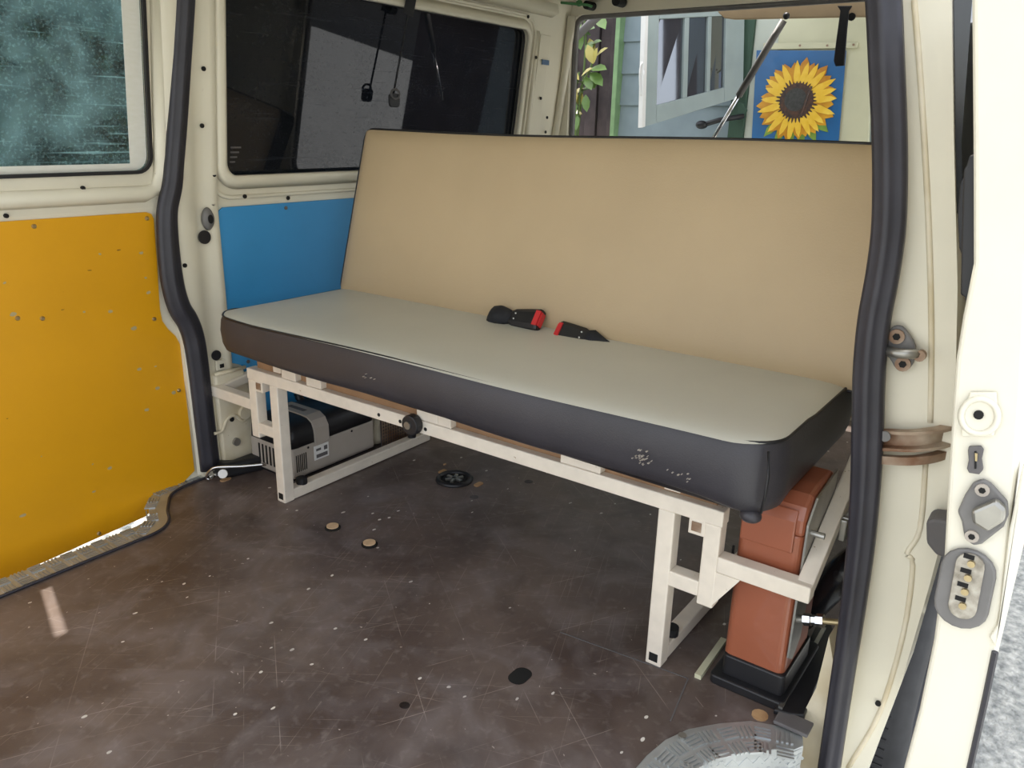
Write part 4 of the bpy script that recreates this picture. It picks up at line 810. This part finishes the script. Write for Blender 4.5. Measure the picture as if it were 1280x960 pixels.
# perforated crate panel behind the cool box
cr_ = thing('mesh_crate', 'dark brown wire mesh crate behind the cool box under the bench', 'crate', (0.58, 1.52, 0.0))
mb = bmesh.new(); box(mb, (0.47, 1.512, 0.0), (0.70, 1.518, 0.19)); finish('back_board', mb, 'floor', cr_)
mg = bmesh.new()
for k in range(20): bar(mg, (0.47 + 0.012 * k, 1.508, 0.0), (0.47 + 0.012 * k, 1.508, 0.19), 0.002)
for k in range(16): bar(mg, (0.47, 1.508, 0.012 * k), (0.70, 1.508, 0.012 * k), 0.002)
o = finish('wire_mesh', mg, 'rust', cr_); o['kind'] = 'stuff'

# ================================================================== HEATER
ht = thing('gas_heater', 'tall copper brown enamel gas heater beside the near end of the bench', 'heater', (0.16, 0.015, 0.0))
HX0, HX1, HY0, HY1 = 0.028, 0.20, -0.042, 0.082
def upright(y0, y1, x0, x1, z0, z1, r):
    pts = rrect((x0 + x1) / 2, (y0 + y1) / 2, x1 - x0, y1 - y0, r, 5); bm = bmesh.new(); prism(bm, [(x, y, z0) for x, y in pts], (0, 0, z1 - z0)); return bm
finish('base_tray', upright(-0.058, 0.098, 0.004, 0.25, 0.0, 0.022, 0.012), 'black', ht, bevel=0.004)
finish('base_plinth', upright(-0.048, 0.080, 0.022, 0.20, 0.02, 0.068, 0.012), 'black', ht, bevel=0.004)
casing = finish('casing', upright(HY0, HY1, HX0, HX1, 0.062, 0.372, 0.016), 'copper', ht, bevel=0.004)
top = bmesh.new(); tpz = [(HX0, 0.370), (HX0, 0.405), (HX0 + 0.010, 0.430), (HX0 + 0.035, 0.447), (HX0 + 0.08, 0.452), (HX1, 0.452), (HX1, 0.370)]
prism(top, [(x, HY0, z) for x, z in tpz], (0, HY1 - HY0, 0)); tpo = finish('hood', top, 'copper', ht, bevel=0.010, seg=3)
flp = bmesh.new(); prism(flp, [(HX0 - 0.006, HY0 + 0.016, 0.336), (HX0 - 0.006, HY0 + 0.016, 0.402), (HX0 + 0.004, HY0 + 0.016, 0.424), (HX0 + 0.02, HY0 + 0.016, 0.40), (HX0 + 0.01, HY0 + 0.016, 0.336)], (0, HY1 - HY0 - 0.022, 0))
finish('grille_flap', flp, 'copper', ht, bevel=0.003)
finish('side_shield', Prism([(0.03, -0.0435, 0.11), (0.06, -0.0435, 0.09), (0.10, -0.0435, 0.12), (0.12, -0.0435, 0.27), (0.198, -0.0435, 0.34), (0.198, -0.0435, 0.455), (0.07, -0.0435, 0.44), (0.03, -0.0435, 0.40)], (0, -0.004, 0)), 'steel', ht)
finish('shield_bolt', Cyl((0.055, -0.046, 0.375), (0.055, -0.072, 0.375), 0.006, n=10), 'steel', ht)
finish('control_knob', Cyl((0.10, 0.086, 0.215), (0.10, 0.108, 0.215), 0.018, n=16), 'grey_plastic', ht)
finish('casing_notch', Box((0.03, 0.086, 0.27), (0.034, 0.090, 0.31)), 'dark', ht)
gu = thing('gas_pipe', 'steel gas pipe with hexagonal unions beside the copper heater', 'pipe', (0.06, -0.085, 0.22))
a = Vector((0.050, -0.048, 0.190)); b = Vector((0.050, -0.121, 0.213)); t = (b - a)
finish('pipe', Cyl(a, b + t * 0.2, 0.006, n=10), 'brass', gu); finish('pipe_stub', Cyl(a - t * 0.02, a + t * 0.25, 0.008, n=12), 'steel', gu)
for u0, u1, r in ((0.16, 0.34, 0.012), (0.36, 0.46, 0.010), (0.48, 0.66, 0.013)): finish('hex_union', Cyl(a + t * u0, a + t * u1, r, n=6), 'chrome', gu)
# duct hose
dh = bmesh.new()
hp = spline([(0.300, 0.004, 0.039), (0.260, -0.030, 0.112), (0.230, -0.062, 0.180), (0.220, -0.087, 0.229), (0.240, -0.104, 0.252)], 8)
dho = finish('duct_hose', sweep(dh, hp, circ(0.034, 18), (0, 0, 1)), 'black_gloss', None, True); tag(dho, 'thick shiny black duct hose behind the steel side arm of the bench', 'hose')

# ================================================================== BELT HANGING AT THE WINDOW
bl = thing('seat_belt', 'black seat belt hanging from the roof in front of the dark side window', 'seat belt', (0.68, 1.65, 1.15))
wbm = bmesh.new(); pth = [(0.83, 1.655, 1.60), (0.812, 1.655, 1.50), (0.800, 1.662, 1.44)]
for i in range(2): bar(wbm, pth[i], pth[i + 1], 0.045, 0.004, up=(0, -1, 0))
finish('webbing', wbm, 'webbing', bl)
finish('hanging_strap', Bar((0.800, 1.662, 1.445), (0.748, 1.690, 1.18), 0.006, 0.004, up=(0, -1, 0)), 'webbing', bl)
tg = bmesh.new(); q = Vector((0.746, 1.688, 1.165)); prism(tg, [q + Vector((x, 0, z)) for x, z in rrect(0, 0, 0.050, 0.045, 0.012, 3)], (0, -0.008, 0)); finish('tongue', tg, 'black', bl, bevel=0.002)
finish('tongue_ring', Tube([q + Vector((0.020 * math.cos(a_), -0.01, 0.020 + 0.016 * math.sin(a_))) for a_ in [2 * math.pi * k / 16 for k in range(16)]], 0.004, 8, closed=True, ref=(0, 1, 0.01)), 'ink', bl, True)

# green cord along the rear header
gc = finish('green_cord', Tube(spline([(1.760, 1.847, 1.635), (1.760, 1.762, 1.608), (1.760, 1.679, 1.596), (1.760, 1.590, 1.584), (1.760, 1.546, 1.579), (1.780, 1.531, 1.574)], 5), 0.0055, 8), 'cord', None, True); tag(gc, 'thin green cord running along the rear roof beam', 'cord')
kb_ = Vector((1.765, 1.585, 1.588)); finish('knot', sphere(bmesh.new(), kb_, 0.013, (1, 1.2, 1), 10, 7), 'cord', gc, True)

# ================================================================== TAILGATE, STRUT, STRAP
tg_ = thing('tailgate', 'raised tailgate with cream lining above the rear opening', 'tailgate', (1.98, 0.7, 1.52))
finish('inner_lining', Prism([(2.000, 1.064, 1.549), (2.000, 1.034, 1.526), (2.000, 0.989, 1.518), (2.000, 0.377, 1.497), (2.0, 0.30, 1.72), (2.0, 0.98, 1.72), (2.000, 1.067, 1.582)], (0.9, 0, 0.22)), 'lining', tg_, bevel=0.006)
finish('outer_skin', Prism([(2.0, -0.05, 1.70), (2.0, 1.02, 1.70), (2.0, 1.02, 1.78), (2.0, -0.05, 1.78)], (0.95, 0, 0.22)), 'cream', tg_)
finish('lock_hole', Cyl(Vector((1.998, 0.531, 1.505)), Vector((1.998, 0.531, 1.505)) + Vector((-0.006, 0, 0)), 0.014, n=12), 'dark', tg_)
stp_ = finish('pull_strap', Prism([(1.970, 0.583, 1.543), (1.970, 0.529, 1.540), (1.970, 0.538, 1.524), (1.970, 0.535, 1.451), (1.970, 0.527, 1.334), (1.970, 0.559, 1.332), (1.970, 0.568, 1.352), (1.970, 0.569, 1.424), (1.970, 0.569, 1.526)], (0.012, 0, 0)), 'webbing', None, bevel=0.003); tag(stp_, 'black pull strap hanging in the rear opening above the sunflower poster', 'strap')
gs = thing('gas_strut', 'slanted silver gas strut holding up the tailgate', 'strut', (1.930, 1.024, 1.017))
a = Vector((1.930, 1.024, 1.017)); b = Vector((1.930, 0.755, 1.513)); m_ = a.lerp(b, 0.42)
finish('piston_rod', Cyl(a, m_, 0.008, n=12), 'chrome', gs, True); finish('cylinder', Cyl(m_, a.lerp(b, 0.97), 0.014, n=14), 'grey_rubber', gs, True); finish('ball_joint', sphere(bmesh.new(), b, 0.013), 'black', gs, True)

# ================================================================== GARDEN BEHIND THE VAN
SXP = 3.30
fn = thing('board_fence', 'dark brown fence of upright boards behind the leafy shrub', 'fence', (3.45, 2.75, -0.62))
for k in range(12):
    y = 2.285 + 0.085 * k; x = 3.42 + (0.02 if k % 2 else 0.0)
    finish('fence_board', Box((x, y, -0.62), (x + 0.025, y + 0.083, 2.3)), 'fence', fn, bevel=0.004)
finish('fence_backing', Box((3.449, 2.29, -0.6), (3.464, 3.29, 2.28)), 'fence', fn)
for z in (0.2, 1.9): finish('fence_rail', Box((3.465, 2.28, z), (3.51, 3.35, z + 0.08)), 'fence', fn)
sh = thing('garden_shed', 'grey and cream painted shed with dark green post seen through the rear opening', 'shed', (3.6, 1.2, -0.62))
for k in range(16):
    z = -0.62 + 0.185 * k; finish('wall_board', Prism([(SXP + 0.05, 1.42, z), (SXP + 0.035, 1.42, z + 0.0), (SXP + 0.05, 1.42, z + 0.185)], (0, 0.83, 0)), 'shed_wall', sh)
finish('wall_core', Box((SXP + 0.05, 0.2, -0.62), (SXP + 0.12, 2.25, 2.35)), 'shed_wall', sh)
finish('corner_trim', Box((SXP - 0.02, 2.232, -0.62), (SXP + 0.06, 2.262, 2.35)), 'leafgreen', sh, bevel=0.003)
finish('green_post', Box((SXP - 0.03, 1.385, -0.62), (SXP + 0.05, 1.475, 2.35)), 'post_green', sh, bevel=0.004)
finish('door_jamb', Box((SXP - 0.005, 1.25, -0.62), (SXP + 0.05, 1.385, 2.35)), 'jamb', sh, bevel=0.003)
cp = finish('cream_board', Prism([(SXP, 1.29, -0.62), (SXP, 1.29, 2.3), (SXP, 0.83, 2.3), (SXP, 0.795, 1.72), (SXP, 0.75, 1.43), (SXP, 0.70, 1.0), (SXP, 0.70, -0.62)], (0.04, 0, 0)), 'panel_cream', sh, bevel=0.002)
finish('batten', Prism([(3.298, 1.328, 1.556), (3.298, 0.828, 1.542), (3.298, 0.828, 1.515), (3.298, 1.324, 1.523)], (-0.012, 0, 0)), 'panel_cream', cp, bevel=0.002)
for px in ((3.285, 1.124, 1.536), (3.285, 0.980, 1.531), (3.285, 0.847, 1.530)): disc('batten_screw', px, 0.006, (-1, 0, 0), 0.003, 'rust', cp, 8)
finish('shed_roof', Box((SXP - 0.35, -0.1, 2.35), (SXP + 1.2, 2.6, 2.41)), 'fence', sh)
finish('dark_side_boards', Box((SXP + 0.12, -0.6, -0.62), (SXP + 0.16, 0.72, 2.3)), 'fence', sh)
# casement leaf, standing ajar
LX = 3.20
cs = thing('window_casement', 'grey green window leaf with three panes standing open at the shed post', 'window leaf', (2.620, 1.705, 1.098))
A_, B_, C_, D_ = [Vector(q) for q in ((2.620, 1.733, 1.671), (3.250, 1.464, 1.740), (3.250, 1.420, 1.275), (2.620, 1.705, 1.098))]
def L2(u_, v_): return (A_ * (1 - u_) + B_ * u_) * (1 - v_) + (D_ * (1 - u_) + C_ * u_) * v_
ln = (B_ - A_).cross(D_ - A_).normalized(); ln = -ln if ln.x > 0 else ln
def strip(nm, u0, u1, v0, v1, mt, th=0.03, off=0.0, par=cs, bev=0.003):
    q = [L2(u0, v0), L2(u1, v0), L2(u1, v1), L2(u0, v1)]; return finish(nm, Prism([w + ln * off for w in q], ln * th), mt, par, bevel=bev)
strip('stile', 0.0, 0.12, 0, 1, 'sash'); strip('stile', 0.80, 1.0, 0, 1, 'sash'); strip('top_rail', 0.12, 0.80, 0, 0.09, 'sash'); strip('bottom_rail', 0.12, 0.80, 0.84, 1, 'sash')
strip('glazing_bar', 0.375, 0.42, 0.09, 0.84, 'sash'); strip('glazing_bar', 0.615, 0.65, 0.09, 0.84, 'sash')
for u0, u1 in ((0.12, 0.375), (0.42, 0.615), (0.65, 0.80)): strip('pane', u0, u1, 0.09, 0.84, 'shed_glass', 0.004, 0.010, bev=0)
strip('white_edge', -0.02, 0.012, -0.0, 1.0, 'paper', 0.035, 0.0)
hk = finish('hook', Tube(spline([(2.600, 1.706, 1.417), (2.600, 1.716, 1.371), (2.600, 1.703, 1.266), (2.600, 1.691, 1.285), (2.600, 1.694, 1.379)], 4), 0.006, 8), 'paper', cs, True)
st_ = thing('window_stay', 'black iron stay bar fixed to the dark green post', 'latch', (3.200, 1.495, 1.105))
finish('stay_bar', Tube([(3.180, 1.605, 1.116), (3.180, 1.492, 1.148), (3.240, 1.376, 1.172)], 0.014, 10), 'black', st_, True); finish('stay_knob', sphere(bmesh.new(), (3.180, 1.600, 1.120), 0.03, (1, 1.2, 0.8)), 'black', st_, True)
finish('stay_bracket', Prism([(3.260, 1.416, 1.246), (3.260, 1.386, 1.237), (3.260, 1.364, 1.203), (3.260, 1.381, 1.151), (3.260, 1.418, 1.142)], (-0.02, 0, 0)), 'post_green', st_, bevel=0.004)
# poster
PXp = 3.288
ps = thing('sunflower_poster', 'blue poster with a big yellow sunflower pinned on the cream board', 'poster', (PXp, 1.10, 1.0))
PW = [(3.290, 1.362, 1.520), (3.290, 0.880, 1.504), (3.290, 0.846, 0.932), (3.290, 1.326, 0.911)]
finish('poster_sheet', Prism(PW, (-0.003, 0, 0)), 'poster_blue', ps)
fc = Vector((3.285, 1.104, 1.255)); rad = 0.225
def petal(nm, a, r0, r1, w, off, mt):
    bm = bmesh.new(); d = Vector((0, math.cos(a), math.sin(a))); s = Vector((0, -math.sin(a), math.cos(a)))
    pts = [fc + d * r0 - s * w * 0.5, fc + d * (r0 + (r1 - r0) * 0.45) - s * w, fc + d * (r0 + (r1 - r0) * 0.8) - s * w * 0.65, fc + d * r1, fc + d * (r0 + (r1 - r0) * 0.8) + s * w * 0.65, fc + d * (r0 + (r1 - r0) * 0.45) + s * w, fc + d * r0 + s * w * 0.5]
    prism(bm, [p_ + Vector((-off, 0, 0)) for p_ in pts], (-0.0005, 0, 0)); finish(nm, bm, mt, ps)
for k in range(6): petal('leaf_print', math.radians(-140 + 18 * k), 0.05, 0.25, 0.03, 0.0005 + 0.0001 * k, 'poster_leaf')
for k in range(24): petal('petal_print', 2 * math.pi * (k + 0.5) / 24 + random.uniform(-.06, .06), 0.06, rad * random.uniform(0.88, 1.02), 0.034, 0.002 + 0.00008 * (k * 7 % 24), 'petal_deep')
for k in range(22): petal('petal_print', 2 * math.pi * k / 22 + random.uniform(-.07, .07), 0.06, rad * random.uniform(0.84, 1.0), 0.019, 0.0045 + 0.00008 * (k * 5 % 22), 'petal')
for k in range(34): petal('seed_fringe_print', 2 * math.pi * k / 34, 0.07, random.uniform(0.098, 0.122), 0.006, 0.0066 + 0.00003 * (k % 3), 'seed')
finish('seed_head_print', Cyl(fc + Vector((-0.0070, 0, 0)), fc + Vector((-0.0080, 0, 0)), 0.092, n=30), 'seed', ps)
finish('seed_core_print', Cyl(fc + Vector((-0.0080, 0.006, 0.006)), fc + Vector((-0.0090, 0.006, 0.006)), 0.060, n=26), 'seed_core', ps)
finish('poster_fold', Tube(spline([fc + Vector((-0.008, -0.030, -0.085)), fc + Vector((-0.009, -0.045, -0.03)), fc + Vector((-0.009, -0.058, 0.03)), fc + Vector((-0.008, -0.072, 0.075))], 4), 0.006, 8), 'seed', ps, True)

# leafy shrub in front of the fence
shb = thing('leafy_shrub', 'shrub with glossy green and young yellow leaves in front of the dark fence', 'shrub', (2.9, 2.28, -0.62))
def leaf(base, d, L, w, mt, up=Vector((-0.6, 0, 0.8))):
    base = Vector(base); d = Vector(d).normalized(); s = d.cross(up).normalized(); n_ = s.cross(d); bm = bmesh.new()
    prof = [(0, 0), (0.2, 0.6), (0.45, 1.0), (0.75, 0.75), (1.0, 0.0)]
    mid = [bm.verts.new(base + d * (u_ * L) - n_ * (0.15 * L * u_ * u_)) for u_, _ in prof]
    le = [bm.verts.new(base + d * (u_ * L) + s * (w * v_) + n_ * (0.2 * w * v_ - 0.15 * L * u_ * u_)) for u_, v_ in prof[1:-1]]
    ri = [bm.verts.new(base + d * (u_ * L) - s * (w * v_) + n_ * (0.2 * w * v_ - 0.15 * L * u_ * u_)) for u_, v_ in prof[1:-1]]
    for side in (le, ri):
        bm.faces.new((mid[0], mid[1], side[0])); bm.faces.new((mid[1], mid[2], side[1], side[0])); bm.faces.new((mid[2], mid[3], side[2], side[1])); bm.faces.new((mid[3], mid[4], side[2]))
    finish('leaf', bm, mt, shb, True)
stems = [[(2.9, 2.30, -0.62), (2.9, 2.33, 0.6), (2.900, 2.269, 1.132), (2.900, 2.257, 1.311), (2.900, 2.198, 1.416), (2.900, 2.172, 1.518)], [(2.9, 2.32, 0.4), (2.900, 2.306, 1.086), (2.900, 2.299, 1.267), (2.900, 2.273, 1.400)], [(2.95, 2.36, 0.5), (2.950, 2.295, 1.040), (2.950, 2.268, 1.534), (2.950, 2.289, 1.707)]]
for s_ in stems: finish('stem', Tube(spline(s_, 4), 0.007, 6), 'stem', shb, True)
for px, d, L, mt in (((2.880, 2.171, 1.440), (-0.2, 0.25, 0.9), 0.11, 'leaf_young'), ((2.880, 2.157, 1.474), (-0.2, -0.7, 0.5), 0.10, 'leaf_young'), ((2.880, 2.166, 1.440), (-0.2, -0.2, 0.9), 0.09, 'leaf_young'),
    ((2.880, 2.186, 1.414), (-0.3, -0.9, 0.05), 0.13, 'leaf'), ((2.880, 2.185, 1.397), (-0.3, -0.8, -0.5), 0.13, 'leaf'), ((2.880, 2.216, 1.371), (-0.3, -0.5, -0.5), 0.10, 'leaf'),
    ((2.880, 2.278, 1.319), (-0.2, 0.1, -0.9), 0.12, 'leaf_young'), ((2.880, 2.258, 1.354), (-0.2, 0.5, 0.5), 0.09, 'leaf_young'), ((2.880, 2.248, 1.372), (-0.2, -0.6, 0.4), 0.10, 'leaf_young'), ((2.880, 2.289, 1.302), (-0.3, 0.3, -0.6), 0.10, 'leaf'),
    ((2.880, 2.297, 1.257), (-0.3, -0.2, -0.9), 0.12, 'leaf'), ((2.880, 2.282, 1.177), (-0.3, -0.3, -0.8), 0.11, 'leaf'), ((2.880, 2.262, 1.698), (-0.3, 0.1, -0.5), 0.14, 'leaf'), ((2.900, 2.297, 1.634), (-0.2, -0.3, -0.9), 0.12, 'leaf'), ((2.900, 2.184, 1.704), (-0.2, -0.4, -0.3), 0.13, 'leaf'), ((2.900, 2.245, 1.657), (-0.2, -0.6, 0.5), 0.12, 'leaf'), ((2.900, 2.222, 1.276), (-0.2, -0.2, -0.9), 0.10, 'leaf')):
    leaf(px, d, L, L * 0.27, mt)
rl_ = random.Random(11)
for k in range(16):
    c = Vector(stems[k % 3][2]) .lerp(Vector(stems[k % 3][-1]), rl_.random()) + Vector((0.03, rl_.uniform(-0.03, 0.05), 0)); leaf(c, (-0.3, rl_.uniform(-1, 1), rl_.uniform(-0.8, 0.5)), rl_.uniform(0.07, 0.12), 0.026, 'leaf' if k % 4 else 'leaf_young')
pb = finish('downpipe', Tube([(2.500, 2.084, 1.522), (2.500, 1.907, 1.652), (2.500, 1.741, 1.773)], 0.022, 10), 'ink', None, True); tag(pb, 'slanted dark pole crossing in front of the leafy shrub', 'pole')

# hedge seen through the far windows
hg = thing('hedge', 'dark leafy hedge growing beyond the side windows of the van', 'hedge', (-0.2, 3.9, -0.62))
hm = bmesh.new(); rnd = random.Random(3)
for k in range(9000):
    c = Vector((rnd.uniform(-2.6, 2.6), 3.55 + abs(rnd.gauss(0, 0.14)), rnd.uniform(-0.6, 2.3))); d = Vector((rnd.gauss(0, 1), rnd.gauss(-0.6, 0.6), rnd.gauss(0, 1))).normalized(); s = d.cross(Vector((rnd.gauss(0, 1), rnd.gauss(0, 1), rnd.gauss(0, 1)))).normalized(); L = rnd.uniform(0.05, 0.11)
    hm.faces.new([hm.verts.new(q_) for q_ in (c - d * L * 0.5, c + s * L * 0.28, c + d * L * 0.5, c - s * L * 0.28)])
me_o = None
def fast(name, bm, mt, parent):
    o0 = ORIG[parent.name]; 
    for v in bm.verts: v.co -= o0
    me = bpy.data.meshes.new(name); bm.to_mesh(me); bm.free(); o = bpy.data.objects.new(name, me); COL.objects.link(o); me.materials.append(M[mt]); o.parent = parent; o['kind'] = 'stuff'; return o
fast('foliage', hm, 'hedge', hg)
finish('hedge_core', Box((-2.6, 3.75, -0.62), (2.6, 4.1, 2.2)), 'post_green', hg)
